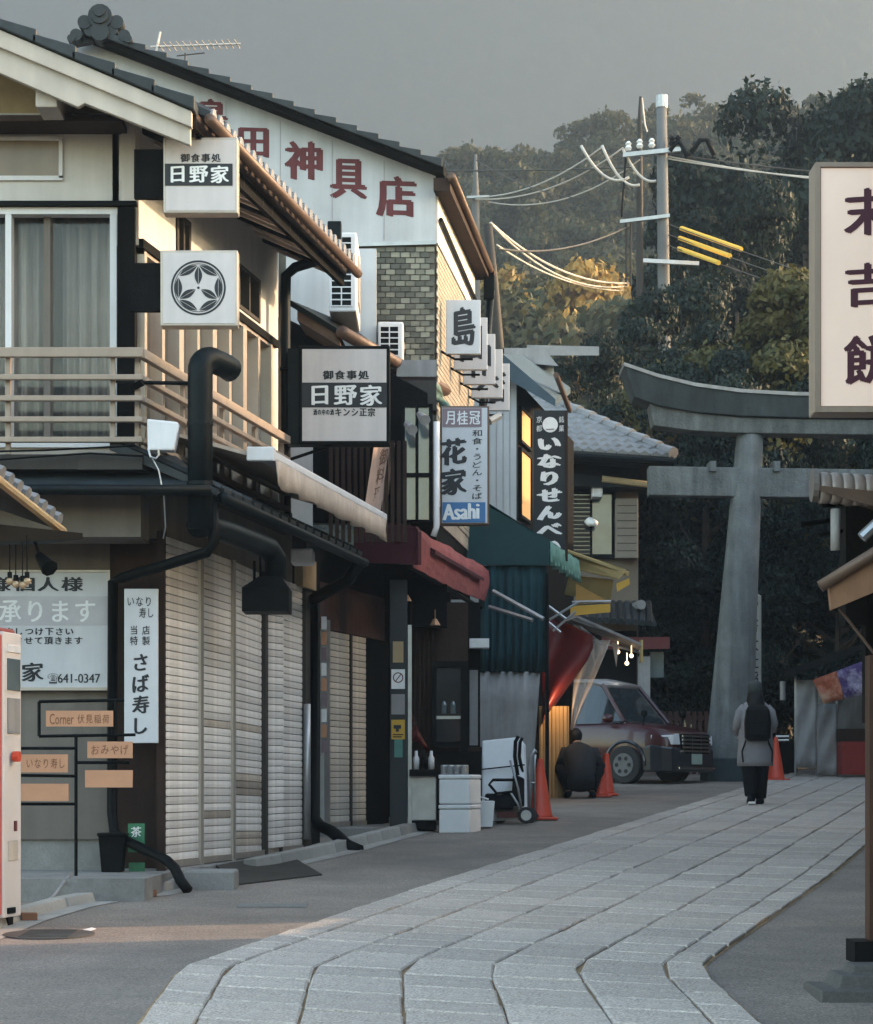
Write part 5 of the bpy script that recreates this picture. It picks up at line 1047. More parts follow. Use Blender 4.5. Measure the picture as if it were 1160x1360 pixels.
# ================================================================ stone gate
TY = 38.7; tu = TY / FPX
T = thing('torii_gate', 'large weathered grey stone torii gate spanning the street', 'gate', P(960, 1037, TY))
def torii_col(bx, tx, nm):
    rings = []
    for t in np.linspace(0, 1, 14):
        y = 1040 + (570 - 1040) * t; x = bx + (tx - bx) * t; r = (33 + (17.5 - 33) * t ** .9) * tu; c = P(x, y, TY)
        rings.append([c + Vector((math.cos(a) * r, math.sin(a) * r, 0)) for a in np.linspace(0, 6.283, 28, endpoint=False)])
    m = MB(); m.loft(rings); return ob(nm, m, M_stone, T, smooth=True)
torii_col(966, 997, 'column'); torii_col(1414, 1383, 'column')
for x in (966, 1414):
    m = MB(); c = P(x, 1040, TY); m.loft([[c + Vector((math.cos(a) * r, math.sin(a) * r, z)) for a in np.linspace(0, 6.283, 28, endpoint=False)] for z, r in ((-.25, .47), (.4, .455), (.42, .43))]); ob('column_base', m, mat('dark_stone', (.025, .04, .045), .9, .2, 2, .3) if x == 966 else MATS['dark_stone'], T, smooth=False)
def beam(pts_top, pts_bot, dep, nm, mt=M_stone):
    m = MB(); n = len(pts_top); r = []
    for (xa, ya), (xb, yb) in zip(pts_top, pts_bot):
        a, b = P(xa, ya, TY), P(xb, yb, TY); r.append([a - Vector((0, dep / 2, 0)), b - Vector((0, dep / 2 * .8, 0)), b + Vector((0, dep / 2 * .8, 0)), a + Vector((0, dep / 2, 0))])
    m.loft(r); return ob(nm, m, mt, T, bevel=.015)
xs = [826, 870, 920, 980, 1050, 1120, 1190]; yt = [491, 506, 518, 526, 530, 531, 531]; yb_ = [532, 543, 552, 557, 559, 560, 560]
xm = [2380 - x for x in xs[::-1][1:]]
tops = list(zip(xs, yt)) + list(zip(xm, yt[::-1][1:])); bots = [(x + (14 if i == 0 else 0), y) for i, (x, y) in enumerate(zip(xs, yb_))] + [(x - (14 if i == len(xm) - 1 else 0), y) for i, (x, y) in enumerate(zip(xm, yb_[::-1][1:]))]
beam(tops, bots, .95, 'top_lintel', mat('mossy_stone', (.045, .055, .058), .9, .3, 1.5, .5, streak=.5))
m = MB(); rows = [[P(x, y - 3, TY) + Vector((0, dy, 0)) for x, y in tops] for dy in (-.5, .5)]; m.sheet(rows, .06, (0, 0, -1)); ob('capping', m, M_stone2, T)
xs2 = [861, 920, 980, 1050, 1120, 1190]; yt2 = [536, 552, 558, 560, 561, 561]; yb2 = [568, 575, 578, 579, 580, 580]; xm2 = [2380 - x for x in xs2[::-1][1:]]
beam(list(zip(xs2, yt2)) + list(zip(xm2, yt2[::-1][1:])), [(x + (5 if i == 0 else 0), y) for i, (x, y) in enumerate(zip(xs2, yb2))] + list(zip(xm2, yb2[::-1][1:])), .62, 'second_lintel')
beam([(861, 621), (1190, 626), (1519, 631)], [(861, 659), (1190, 664), (1519, 669)], .4, 'tie_beam')
for x in (1033, 948): m = MB(); m.pbox(x - 5, 612, x + 4, 626, TY - .26, .5); ob('wedge', m, M_stone, T, bevel=.01)
# inscribed stone pillar
T = thing('stone_pillar', 'inscribed square stone pillar just right of the gate column', 'pillar', P(1000, 1030, 41))
m = MB(); d = 41.0; c = P(1000, 1033, d); m.loft([[c + Vector((a * .14, b * .14, z)) for a, b in ((-1, -1), (1, -1), (1, 1), (-1, 1))] for z in (-.1, ZP(792, d) - c.z)] + [[c + Vector((a * .02, b * .02, ZP(786, d) - c.z)) for a, b in ((-1, -1), (1, -1), (1, 1), (-1, 1))]]); ob('shaft', m, M_stone2, T, bevel=.01)
ltext(T, M_ink, '官幣大社稲荷神社', 991, 796, 1009, 985, d - .142, vertical=True, bold=.02, shear=.05)
# ================================================================ festival stall at the right
T = thing('festival_stall', 'grey sheeted festival stall with orange and purple banner at the right', 'stall', P(1105, 1034, 40.5))
d = 40.0
def F(name, mb, mt, **k): return ob(name, mb, mt, T, **k)
for i, (x0, x1, y0, y1) in enumerate(((1057, 1085, 903, 1020), (1085, 1112, 935, 1030))):
    m = MB(); rows = [[P(x0 + (x1 - x0) * s, y0 + (y1 - y0) * k / 8, d + .02 * i + .03 * math.sin(s * 7 + k * 1.3 + i)) for s in np.linspace(0, 1, 10)] for k in range(9)]; m.sheet(rows, .01, (0, 1, 0)); F('grey_sheet', m, M_greysheet, smooth=True)
m = MB(); rows = [[P(1085 + (75) * s, 900 + 75 * k / 6, d + .6 + .04 * math.sin(s * 11 + k)) for s in np.linspace(0, 1, 12)] for k in range(7)]; m.sheet(rows, .01, (0, 1, 0)); F('rear_sheet', m, M_greysheet, smooth=True)
for x in (1057, 1085, 1112, 1175): m = MB(); m.tube([P(x, 898, d + .1), P(x, 1036, d + .1)], .022, 6); F('pole', m, M_steel)
m = MB(); m.hexa([P(1042, 902, d - .2), P(1200, 846, d - 1.2), P(1200, 840, d + 2), P(1042, 895, d + 2), P(1042, 899, d - .2), P(1200, 842, d - 1.2), P(1200, 836, d + 2), P(1042, 891, d + 2)]); F('roof_sheet', m, M_black)
m = MB(); m.pbox(1118, 985, 1200, 1029, d - .4, .6); F('counter', m, mat('red_counter', (.22, .016, .012), .5, .15, 2, .03), bevel=.01); m = MB(); m.pbox(1116, 968, 1200, 985, d - .3, .5); F('counter_top', m, M_brown)
# banner with colour fields
bm1 = mat('banner_orange', (.3, .07, .03), .8, .5, 7, .03, dirt=.9, dirtcol=(.42, .3, .22)); bm2_ = mat('banner_purple', (.06, .03, .12), .8, .5, 8, .03, dirt=.95, dirtcol=(.4, .37, .46))
m = MB(); A_ = [P(1080, 903, d - 1), P(1200, 858, d - 1.3), P(1203, 910, d - 1.3), P(1094, 935, d - 1)]; 
def bq(s, t): return A_[0].lerp(A_[1], s).lerp(A_[3].lerp(A_[2], s), t)
m.sheet([[bq(s, t) + Vector((0, .03 * math.sin(s * 20), 0)) for s in np.linspace(0, .26, 8)] for t in np.linspace(0, 1, 5)], .01, (0, 1, 0)); bo = F('banner', m, bm1, smooth=True)
m = MB(); m.sheet([[bq(s, t) + Vector((0, .03 * math.sin(s * 20), 0)) for s in np.linspace(.26, 1, 16)] for t in np.linspace(0, 1, 5)], .01, (0, 1, 0)); ob('purple_field', m, bm2_, bo, smooth=True)
rb = random.Random(8); q = MB()
for i in range(9):
    s = .06 + i * .095; p0 = bq(s, .15 + .1 * rb.random()) + Vector((0, -.05, 0)); p1 = bq(s + rb.uniform(-.02, .06), .5) + Vector((0, -.05, 0)); p2 = bq(s + rb.uniform(-.03, .05), .85) + Vector((0, -.05, 0)); q.tube([p0, p1, p2], [.02, .035, .012], 6)
m = MB(); m.tube([P(1040, 930, d + .1), P(1040, 905, d + .1)], .05, 8); F('hanging_lamp', m, M_greysheet)
for y, x0, x1 in ((978, 1031, 1048), (983, 1029, 1048)): m = MB(); m.tube([P(x0, y, d), P(x1, y, d)], .018, 6); F('barrier_rail', m, M_porc)
m = MB(); m.box(XP(1015, 42), XP(1060, 42), 42, 42.3, gz(42), ZP(985, 42)); tag(ob('dark_crate', m, M_black, bevel=.02), 'dark crate between the walking person and the grey stall', 'crate')
# ================================================================ right side of the street: tiled shop, sign, post
RW = Line(2.55, 11.7, 0.27); RW.n = -RW.n
H7 = thing('right_shop', 'tiled shop at the right edge with copper trim canopy', 'shop', (3.4, 10, gz(10)))
def V7(name, mb, mt, **k): return ob(name, mb, mt, H7, **k)
RN = RW; RW = Line(2.75, 11.7, 0.15); RW.n = -RW.n
m = MB(); m.wbox(RW, 8.8, 14.6, 0, 5.3, -3.5, 0); V7('wall', m, M_brown)
m = MB(); m.hexa([RW.pt(8.6, 5.2, .12), RW.pt(14.7, 5.2, .12), RW.pt(14.7, 6.6, -2), RW.pt(8.6, 6.6, -2), RW.pt(8.6, 5.3, .12), RW.pt(14.7, 5.3, .12), RW.pt(14.7, 6.7, -2), RW.pt(8.6, 6.7, -2)]); V7('roof_slope', m, M_tile)
m = MB(); m.hexa([RW.pt(8.6, 5.2, -4), RW.pt(14.7, 5.2, -4), RW.pt(14.7, 6.6, -2), RW.pt(8.6, 6.6, -2), RW.pt(8.6, 5.3, -4), RW.pt(14.7, 5.3, -4), RW.pt(14.7, 6.7, -2), RW.pt(8.6, 6.7, -2)]); V7('roof_slope', m, M_tile)
d = 12.0; u_ = d / FPX
M_glaze = mat('brown_glazed_tile', (.24, .2, .18), .3, .2, 5, .05)
m = MB(); c = P(1078, 645, d); m.tube([c + Vector((0, 0, 0)), c + Vector((.03, 0, 0))], [.088, .09], 16); V7('ridge_end_disc', m, mat('grey_clay', (.12, .105, .095), .6, .2, 4, .1), smooth=False)
for i in range(9):
    m = MB(); x = 1088 + i * 15; rings = []
    for k, (dx, r) in enumerate(((0, .082), (4, .086), (11, .084), (15.5, .074))):
        cc = P(x + dx, 648 + i * .8, d); rings.append([cc + Vector((0, math.cos(a) * r, math.sin(a) * r)) for a in np.linspace(0, 6.283, 16, endpoint=False)])
    m.loft(rings); V7('ridge_tile', m, M_glaze, smooth=True)
m = MB(); m.hexa([P(1090, 652, d - .1), P(1240, 695, d - .1), P(1240, 705, d + .8), P(1090, 662, d + .6), P(1090, 645, d - .1), P(1240, 660, d - .1), P(1240, 660, d + .8), P(1090, 650, d + .6)]); V7('small_roof', m, M_rust)
m = MB(); m.pbox(1124, 672, 1240, 830, d + .3, .2); V7('gable_beam', m, M_dark)
for a, b, r in (((1062, 697), (1112, 690), .016), ((1084, 711), (1118, 705), .012), ((1090, 672), (1120, 670), .012)): m = MB(); m.tube([P(*a, d), P(*b, d + .2)], r, 6); V7('iron_bracket', m, M_black)
m = MB(); m.tube([P(1110, 676, d), P(1110, 731, d)], .026, 10); V7('porcelain_tube', m, M_stone2, smooth=True)
m = MB(); m.tube([P(1145, 714, d - .1), P(1165, 695, d - .1)], .03, 8); V7('spot_lamp', m, M_steel)
m = MB(); m.tube([P(1090, 779, 11.6), P(1250, 680, 11.6)], .032, 10); V7('canopy_gutter', m, M_rust, smooth=True)
m = MB(); m.prism([P(1102, 780, 11.62), P(1250, 690, 11.62), P(1250, 750, 11.62), P(1105, 810, 11.62)], (0, .06, 0)); V7('canopy_fascia', m, M_copper)
m = MB(); m.hexa([P(1095, 778, 11.65), P(1250, 684, 11.65), P(1250, 690, 13), P(1140, 770, 13), P(1095, 774, 11.65), P(1250, 680, 11.65), P(1250, 686, 13), P(1140, 766, 13)]); V7('canopy_sheet', m, M_rust)
m = MB(); m.tube([P(1115, 808, 11.7), P(1165, 872, 11.7)], .008, 6); V7('stay_rod', m, M_rust)
m = MB(); m.pbox(1150, 800, 1240, 960, 12.3, .1); V7('side_board', m, M_dark)
m = MB(); m.pbox(1155.5, 870, 1185, 1260, 11.3, .12); V7('post', m, mat('amber_wood', (.06, .024, .011), .6, .3, 3, .1, streak=.4))
m = MB(); m.pbox(1136, 1251, 1190, 1280, 11.2, .25); V7('post_shoe', m, M_black)
g = gz(10.9); m = MB(); m.loft([[Vector((XP(1172, 11) + a * s, 11.05 + b * s * .8, z)) for a, b in ((-1, -1), (1, -1), (1, 1), (-1, 1))] for z, s in ((g - .02, .34), (g + .05, .33), (g + .055, .24), (g + .115, .22), (g + .12, .16), (g + .16, .15))]); V7('stone_base', m, mat('dark_concrete', (.09, .087, .082), .9, .3, 4, .4, dirt=.5, fine=.3), bevel=.008)
# tall shop sign
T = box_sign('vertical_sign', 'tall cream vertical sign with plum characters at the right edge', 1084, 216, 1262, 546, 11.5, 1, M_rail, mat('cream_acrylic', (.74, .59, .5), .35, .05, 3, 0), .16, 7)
_b = MATS['cream_acrylic'].node_tree.nodes['Principled BSDF']; _b.inputs['Emission Color'].default_value = (1, .72, .58, 1); _b.inputs['Emission Strength'].default_value = .03   # face given a faint warm emission
for i, (ch, y0, y1) in enumerate((('末', 245, 318), ('吉', 345, 412), ('餅', 440, 516))): A = P(1118, y1, 11.494); lettering(T, M_inkp, [ch], [(A, 70 * 11.5 / FPX, (y1 - y0) * 11.5 / FPX)], XA, ZA, FR, bold=.035, shear=.06, name='character')
m = MB()
for r in ((1084, 215, 1262, 221), (1084, 540, 1262, 547), (1083, 216, 1090, 546)): m.pbox(*r, 11.48 + r[0] * 1e-6, .19)
ob('frame', m, M_rail, T); m = MB(); m.box(XP(1255, 11.55), RW.X(11.55) + .1, 11.55, 11.62, ZP(400, 11.5), ZP(380, 11.5)); ob('bracket', m, M_black, T)
RW = RN
m = MB(); m.wbox(RW, 14.75, 16.5, .3, gz(15.5) + 1.55, -.4, -.25); tag(ob('sun_blocking_wall', m, M_concrete), 'unseen plain concrete wall added to block low sun between the right hand houses', 'wall')  # added out of view to keep low sun off the road
# further houses on the right, just outside the frame; they shade the street
for i, (y0, y1, h, lab) in enumerate(((16.6, 24.3, 5.9, 'plain two storey house right of the street, middle one'), (24.9, 33.5, 6.4, 'plain two storey house right of the street, far one'), (33.8, 45.0, 6.0, 'long house right of the street next to the gate'))):
    T = thing('street_house', lab, 'house', RW.pt(y0, gz(y0), -2), 'houses on the right side'); g = gz((y0 + y1) / 2)
    m = MB(); m.wbox(RW, y0, y1, g - .5, g + h, -4, -.15); ob('wall', m, M_beige, T)
    for s0, s1 in ((.3, -2.1), (-4.4, -2.1)): m = MB(); m.hexa([RW.pt(y0 - .2, g + h - .05, s0), RW.pt(y1 + .2, g + h - .05, s0), RW.pt(y1 + .2, g + h + 1.0, s1), RW.pt(y0 - .2, g + h + 1.0, s1), RW.pt(y0 - .2, g + h + .06, s0), RW.pt(y1 + .2, g + h + .06, s0), RW.pt(y1 + .2, g + h + 1.12, s1), RW.pt(y0 - .2, g + h + 1.12, s1)]); ob('roof_slope', m, M_tile, T)
    for k in range(3):
        yy = y0 + .8 + k * (y1 - y0) / 3
        for z in (1.0, 3.6): m = MB(); m.wbox(RW, yy, yy + 1.2, g + z, g + z + 1.2, -.16, -.12); wn = ob('window', m, M_glassd, T)
# houses closing the street behind the camera (they show only in reflections)
for i, (x0, x1, y0, lab) in enumerate(((-16, -6, -12, 'pale house behind the viewer, left one'), (-5.5, 5, -20, 'pale house behind the viewer, middle one'), (5.5, 16, -12, 'pale house behind the viewer, right one'))):
    T = thing('street_house', lab, 'house', ((x0 + x1) / 2, y0, gz(y0)), 'houses behind the viewer'); m = MB(); m.box(x0, x1, y0 - 5, y0, gz(y0) - .3, gz(y0) + 5.5); ob('wall', m, M_beige, T)
    m = MB(); m.prism([(x0 - .3, y0 + .4, gz(y0) + 5.4), (x0 - .3, y0 - 2.5, gz(y0) + 7), (x0 - .3, y0 - 5.4, gz(y0) + 5.4)], (x1 - x0 + .6, 0, 0)); ob('roof', m, M_tile, T)
    for k in range(3): m = MB(); m.box(x0 + 1 + k * 3.2, x0 + 2.6 + k * 3.2, y0, y0 + .04, gz(y0) + 3.4, gz(y0) + 4.7); ob('window', m, M_glassd, T)
# ================================================================ left edge: neighbour's eave, bulbs, vending machine
T = thing('eave_canopy', 'small tiled canopy with sunlit edge at the far left', 'canopy', P(20, 720, 14.6))
a, b = P(-60, 595, 13.4), P(78, 704, 15.3)
m = MB(); back = Vector((-.9, .17, .32)); m.hexa([a, b, b + back, a + back, a + ZA * .05, b + ZA * .05, b + back + ZA * .05, a + back + ZA * .05]); rf = ob('roof', m, M_brown, T)
for j in range(12):
    p = a.lerp(b, (j + .5) / 12); m = MB(); m.tube([p + ZA * .06 - back * .04, p + back + ZA * .06], .05, 7); ob('roll_tile', m, M_tile2, rf)
m = MB(); m.tube([a + Vector((.03, 0, -.01)), b + Vector((.03, 0, -.01))], .03, 8); ob('gutter', m, M_ochre, rf)
m = MB(); m.hexa([P(-60, 690, 14.2), P(110, 708, 15.2), P(110, 716, 15.2), P(-60, 720, 14.2)] + [p + Vector((-.3, .3, 0)) for p in (P(-60, 690, 14.2), P(110, 708, 15.2), P(110, 716, 15.2), P(-60, 720, 14.2))]); ob('beam', m, M_black, T)
m = MB(); c = P(60, 748, 15.0); m.tube([P(52, 738, 15.0), P(66, 755, 14.9)], [.03, .06], 8); m.tube([P(45, 715, 15), P(54, 742, 15)], .01, 5); tag(ob('spotlight', m, M_black), 'black spotlight under the tiled canopy at far left', 'spotlight')
for i, (x, y) in enumerate(((13, 772), (21, 776), (30, 777), (36, 772))):
    p = P(x, y, 14.7); T = thing('festoon_bulb', 'bulb', 'bulb', p); m = MB(); m.tube([p + ZA * (.24 + .02 * i), p + ZA * .03], .004, 5); ob('cord', m, M_black, T); m = MB(); m.tube([p + ZA * .06, p + ZA * .02], .016, 8); ob('socket', m, M_black, T); m = MB(); m.sphere(p, .026, 8, 6); ob('glass', m, mat('bulb_glass', (.35, .25, .15), .15, .2, 9, 0, spec=.8) if i == 0 else MATS['bulb_glass'], T, smooth=True); tag(T, ['hanging clear bulb, leftmost of the cluster over the vending machine', 'hanging clear bulb, second in the cluster', 'hanging clear bulb, third in the cluster', 'hanging clear bulb, rightmost of the cluster'][i], 'bulb', 'bulbs under the canopy')
VM = Line(XP(27, 14.46), 14.46, 0.19)
T = thing('vending_machine', 'red and white drinks vending machine cut off at the left edge', 'vending machine', VM.pt(14, gz(14)))
yv0, yv1 = 13.4, 14.46; zb0 = gz(14.4) + .06; zt0 = zb0 + 1.83
m = MB(); m.wbox(VM, yv0, yv1, zb0, zt0, -.72, -.03); ob('cabinet', m, mat('vending_red', (.3, .07, .06), .4, .1, 3, .02), T, bevel=.015)
m = MB(); m.wbox(VM, yv0, VM.Y(3), zb0 + .02, zt0 - .05, -.03, .0); ob('red_front', m, MATS['vending_red'], T, bevel=.008)
m = MB(); m.wbox(VM, VM.Y(3) + .003, yv1, zb0, zt0 - .03, -.03, .006); ob('white_front', m, mat('vending_white', (.6, .55, .53), .4, .06, 3, .02), T, bevel=.008)
def vz(y): return ZP(y, 14.4)
for (x0, x1, y0, y1, mt_) in ((8, 24, 876, 918, M_glassg), (8, 24, 928, 975, M_greysheet), (9, 21, 1116, 1142, M_cream), (8, 18, 1204, 1212, M_black), (17, 20, 1090, 1104, M_redtarp), (8, 24, 858, 868, M_plasw)):
    m = MB(); m.wbox(VM, VM.Y(x0), VM.Y(x1), vz(y1), vz(y0), .004, .016); ob('panel_fitting', m, mt_, T, bevel=.004)
m = MB(); p = VM.W(18, 1005, .02); m.tube([p, p + VM.n * .04], .035, 10); ob('coin_knob', m, M_cone, T)
for y in (yv0 + .1, yv1 - .12): m = MB(); m.wbox(VM, y, y + .08, gz(y), zb0 + .01, -.1, -.03); ob('foot', m, M_black, T)
for i, (x, y) in enumerate(((39, 1224), (199, 1192))): 
    m = MB(); c = G(x, y); m.obox(c + Vector((-.05, 0, 0.005)), (.1, .02, 0), (-.02, .06, 0), (0, 0, .05)); tag(ob('brick_piece', m, mat('red_clay', (.2, .09, .05), .9, .2, 5, .2) if i == 0 else MATS['red_clay'], bevel=.005), ['reddish brick lying by the vending machine foot', 'reddish brick at the end of the concrete step'][i], 'brick')
# ================================================================ power poles and lines
def pole(label, pts, d, r0, r1, mt, name='utility_pole'):
    T = thing(name, label, 'pole', Vector((XP(pts[0][0], d), d, gz(min(d, 60)))), 'utility poles'); base = Vector((XP(pts[0][0], d), d, gz(min(d, 60)) - .3)); m = MB(); q = [base] + [P(x, y, d) for x, y in pts]
    m.tube(q, [r0] + list(np.linspace(r0 * .9, r1, len(pts))), 12); ob('shaft', m, mt, T, smooth=True); return T
pd = 53.0
p1 = pole('stout concrete power pole with cross arm and insulators above the trees', [(884, 560), (881, 300), (879, 130)], pd, .17, .12, M_pole)
m = MB(); m.tube([P(879, 127, pd), P(879, 143, pd)], .14, 10); ob('cap', m, M_steel, p1)
m = MB(); m.obox(P(828, 208, pd - .2), P(905, 200, pd - .2) - P(828, 208, pd - .2), (0, .1, 0), (0, 0, .1)); ob('cross_arm', m, M_steel, p1)
m = MB(); m.obox(P(824, 296, pd - .2), P(890, 288, pd - .2) - P(824, 296, pd - .2), (0, .1, 0), (0, 0, .08)); ob('cross_arm', m, M_steel, p1)
m = MB(); m.obox(P(855, 348, pd - .3), P(929, 352, pd - .3) - P(855, 348, pd - .3), (0, .1, 0), (0, 0, .09)); ob('cross_arm', m, M_plasw, p1)
for i, (x, y) in enumerate(((835, 200), (850, 197), (866, 196), (893, 193), (901, 192))): m = MB(); c = P(x, y, pd - .15); m.tube([c, c + ZA * .06, c + ZA * .12, c + ZA * .16, c + ZA * .22], [.05, .09, .05, .08, .03], 9); ob('insulator', m, M_porc if i < 3 else M_black, p1)
for pts in ([(890, 200), (902, 187), (913, 207), (918, 203)], [(918, 203), (930, 186), (940, 186), (949, 206)]): m = MB(); m.tube([P(x, y, pd - .2) for x, y in pts], .06, 7); ob('jumper_cable', m, M_black, p1, smooth=True)
p2 = pole('slimmer pointed power pole left of the stout concrete one', [(850, 560), (850, 250), (850, 160), (851, 128)], 55.0, .12, .03, M_poled)
m = MB(); m.tube([P(853, 130, 55), P(857, 165, 55), P(860, 175, 55)], .02, 5); ob('lightning_spike', m, M_wirel, p2); 
for x in (832, 838): m = MB(); m.tube([P(x, 295, pd), P(x, 380, pd)], .03, 6); ob('riser_pipe', m, M_poled, p2)
p3 = pole('distant grey pole with conical cap left of the wires', [(632, 420), (632, 260), (632, 235), (632, 205)], 58.0, .14, .03, M_pole)
m = MB(); m.obox(P(620, 263, 57.8), P(650, 262, 57.8) - P(620, 263, 57.8), (0, .1, 0), (0, 0, .06)); ob('cross_arm', m, M_steel, p3)
p4 = pole('dark leaning wooden pole beside the gabled shop eave', [(664, 480), (656, 380), (648, 298)], 36.0, .1, .07, M_poled)
for k, (x1, y1, x0, y0, sag) in enumerate(((905, 303, 985, 331, 2), (903, 316, 970, 340, 2), (902, 330, 955, 349, 1))):
    m = MB(); m.tube([P(x1, y1, pd - .3), P(x0, y0, pd - 2.5)], .055, 7); tag(ob('cable_cover', m, M_cover), ['yellow cable sleeve on the wires, topmost of three', 'yellow cable sleeve on the wires, middle of three', 'yellow cable sleeve on the wires, lowest of three'][k], 'cable sleeve', 'yellow cable sleeves')
wires = [((890, 298), (1120, 378), 2, .012, M_wire), ((888, 311), (1120, 392), 2, .012, M_wire), ((886, 325), (1120, 404), 2, .012, M_wire), ((772, 193), (836, 235), 20, .035, M_wirel), ((800, 193), (850, 245), 18, .035, M_wirel), ((828, 198), (872, 240), 14, .035, M_wirel),
 ((632, 262), (800, 195), 16, .018, M_wirel), ((632, 264), (828, 196), 20, .018, M_wirel), ((650, 268), (850, 212), 24, .016, M_wirel), ((560, 226), (840, 222), 2, .02, M_wire), ((632, 212), (760, 262), 8, .012, M_wire),
 ((652, 296), (835, 376), 22, .022, M_wirel), ((655, 300), (832, 380), 26, .018, M_wirel), ((660, 325), (826, 386), 14, .016, M_wirel), ((662, 330), (832, 302), 14, .018, M_wire),
 ((880, 206), (1180, 246), 5, .018, M_wirel), ((885, 210), (1180, 240), 6, .018, M_wirel), ((890, 204), (1180, 234), 4, .018, M_wire), ((832, 205), (826, 288), -4, .03, M_black)]
names = ['thin wire through the topmost yellow sleeve', 'thin wire through the middle yellow sleeve', 'thin wire through the lowest yellow sleeve', 'bright jumper wire, left of three loops by the power pole', 'bright jumper wire, middle of three loops by the power pole', 'bright jumper wire, right of three loops by the power pole', 'upper pale wire from the capped distant pole', 'middle pale wire from the capped distant pole', 'lowest pale wire swinging up to the power pole', 'dark level wire from the gabled roof to the power pole', 'thin dark wire falling from the capped pole tip', 'upper of the bright wires from the leaning pole', 'second bright wire from the leaning pole', 'lowest bright wire from the leaning pole', 'dark wire sagging to the lower cross arm', 'lowest pale wire running right to the tall sign', 'middle pale wire running right to the tall sign', 'dark wire running right above the pale ones', 'thick black drop cable under the cross arm']
for (a, b, sag, r, mt_), lab in zip(wires, names):
    m = MB(); da, db = (pd, pd); pts = []
    if lab.startswith('thin wire through'): db = pd - 7
    if a[0] < 700: da = 57.5 if a[0] < 652 and a[1] < 290 else 36.0
    for t in np.linspace(0, 1, 14): pts.append(P(a[0] + (b[0] - a[0]) * t, a[1] + (b[1] - a[1]) * t + sag * 4 * t * (1 - t), da + (db - da) * t))
    m.tube(pts, r, 6); tag(ob('power_line', m, mt_, smooth=True), lab, 'wire', 'overhead wires')
# ================================================================ traffic cones
def cone(label, px, py, h=.7, r=.16, tilt=0.0):
    c = G(px, py); T = thing('traffic_cone', label, 'traffic cone', c, 'orange traffic cones')
    m = MB(); m.box(c.x - r * 1.25, c.x + r * 1.25, c.y - r * 1.25, c.y + r * 1.25, c.z + .002, c.z + .035); ob('base', m, M_cone, T, bevel=.01)
    m = MB(); m.loft([[c + Vector((math.cos(a) * q, math.sin(a) * q, z)) for a in np.linspace(0, 6.283, 18, endpoint=False)] for z, q in ((.03, r), (.06, r * .86), (h * .97, .035), (h, .03))]); ob('body', m, M_cone, T, smooth=True)
cone('orange traffic cone nearest, right of the wheeled walker', 718, 1089, .72, .16); cone('orange traffic cone beside the crouching person, left of the pair', 797, 1059, .6, .13); cone('orange traffic cone beside the crouching person, right of the pair', 806, 1057, .62, .13)
cone('red cone half hidden right of the walking person', 1031, 1037, .75, .17)
# ================================================================ wheeled walker and hand truck
T = thing('wheeled_walker', 'black and silver wheeled walker in front of the foam board', 'walker', P(688, 1093, 25.6))
d = 25.5
def tb(nm, pts, r, mt, dd=0): m = MB(); m.tube([P(x, y, d + dd) for x, y in pts], r, 7); return ob(nm, m, mt, T, smooth=True)
tb('handle', [(688, 1030), (684, 1005), (685, 985), (689, 978)], .022, M_black); tb('handle', [(695, 1030), (690, 1005), (691, 986), (694, 980)], .02, M_black, .4)
tb('armrest', [(684, 1036), (655, 1036), (650, 1042), (660, 1054), (682, 1052)], .018, M_black); tb('rear_leg', [(678, 1010), (688, 1046), (694, 1080)], .014, M_steel); tb('front_leg', [(660, 1055), (678, 1052), (688, 1068), (692, 1080)], .015, M_steel)
m = MB(); m.pbox(645, 1054, 683, 1075, d, .4); ob('seat', m, M_navy, T, bevel=.03); m = MB(); m.prism([P(683, 1028, d), P(697, 1034, d), P(697, 1072, d), P(680, 1070, d)], (0, .35, 0)); ob('backrest', m, M_navy, T, bevel=.02)
m = MB(); m.pbox(660, 1078, 690, 1086, d + .1, .3); ob('basket_rail', m, M_redtarp, T)
for x, dd in ((699, -.05), (703, .4), (664, .35)):
    m = MB(); c = P(x, 1083, d + dd); m.tube([c - Vector((0, .02, 0)), c + Vector((0, .03, 0))], .095, 18); w_ = ob('wheel', m, M_rubber, T, bevel=.01); m = MB(); m.tube([c - Vector((0, .03, 0)), c - Vector((0, .01, 0))], .06, 14); ob('rim', m, M_steel, w_)
T = thing('hand_truck', 'silver tubed hand truck standing behind the walker', 'hand truck', P(706, 1088, 26.2)); d = 26.2
tb('frame', [(704, 1085), (703, 1020), (705, 1004), (711, 996), (713, 1000)], .02, M_steel); tb('frame', [(711, 1085), (710, 1020), (711, 1002)], .018, M_steel, .25); tb('crossbar', [(704, 1040), (711, 1040)], .014, M_steel)
m = MB(); m.pbox(698, 1082, 716, 1086, d - .1, .25); ob('toe_plate', m, M_poled, T)
# ================================================================ taxi
ang = R(-36); h2 = Vector((math.cos(ang), math.sin(ang), 0)); lf = Vector((-math.sin(ang), math.cos(ang), 0)); wc = G(834, 1041)
CS = .95; O = wc - h2 * 3.5 * CS + lf * .76 * CS
def TL(x, y, z): return O + h2 * x + lf * y + ZA * (z + gz((O + h2 * x + lf * y).y) - O.z)
O.z = 0
def TL(x, y, z): p = O + h2 * x * CS + lf * y * CS; p.z = gz(wc.y) + z; return p
M_car = mat('maroon_car_paint', (.04, .004, .006), .35, .05, 2, 0, coat=.35, spec=.35); M_chrome = mat('chrome', (.6, .6, .6), .15, 0, bump=0, metal=1.0); M_bump = mat('dark_bumper', (.012, .016, .022), .35, .1, 3, 0, coat=.5)
M_lamp = mat('headlamp_lens', (.6, .62, .65), .1, .1, 8, 0, spec=.9); M_wind = mat('windscreen', (.02, .026, .03), .04, 0, bump=0, spec=.55)
TX = thing('taxi', 'dark red taxi van parked facing right beside the stone gate', 'car', TL(2.2, 0, 0))
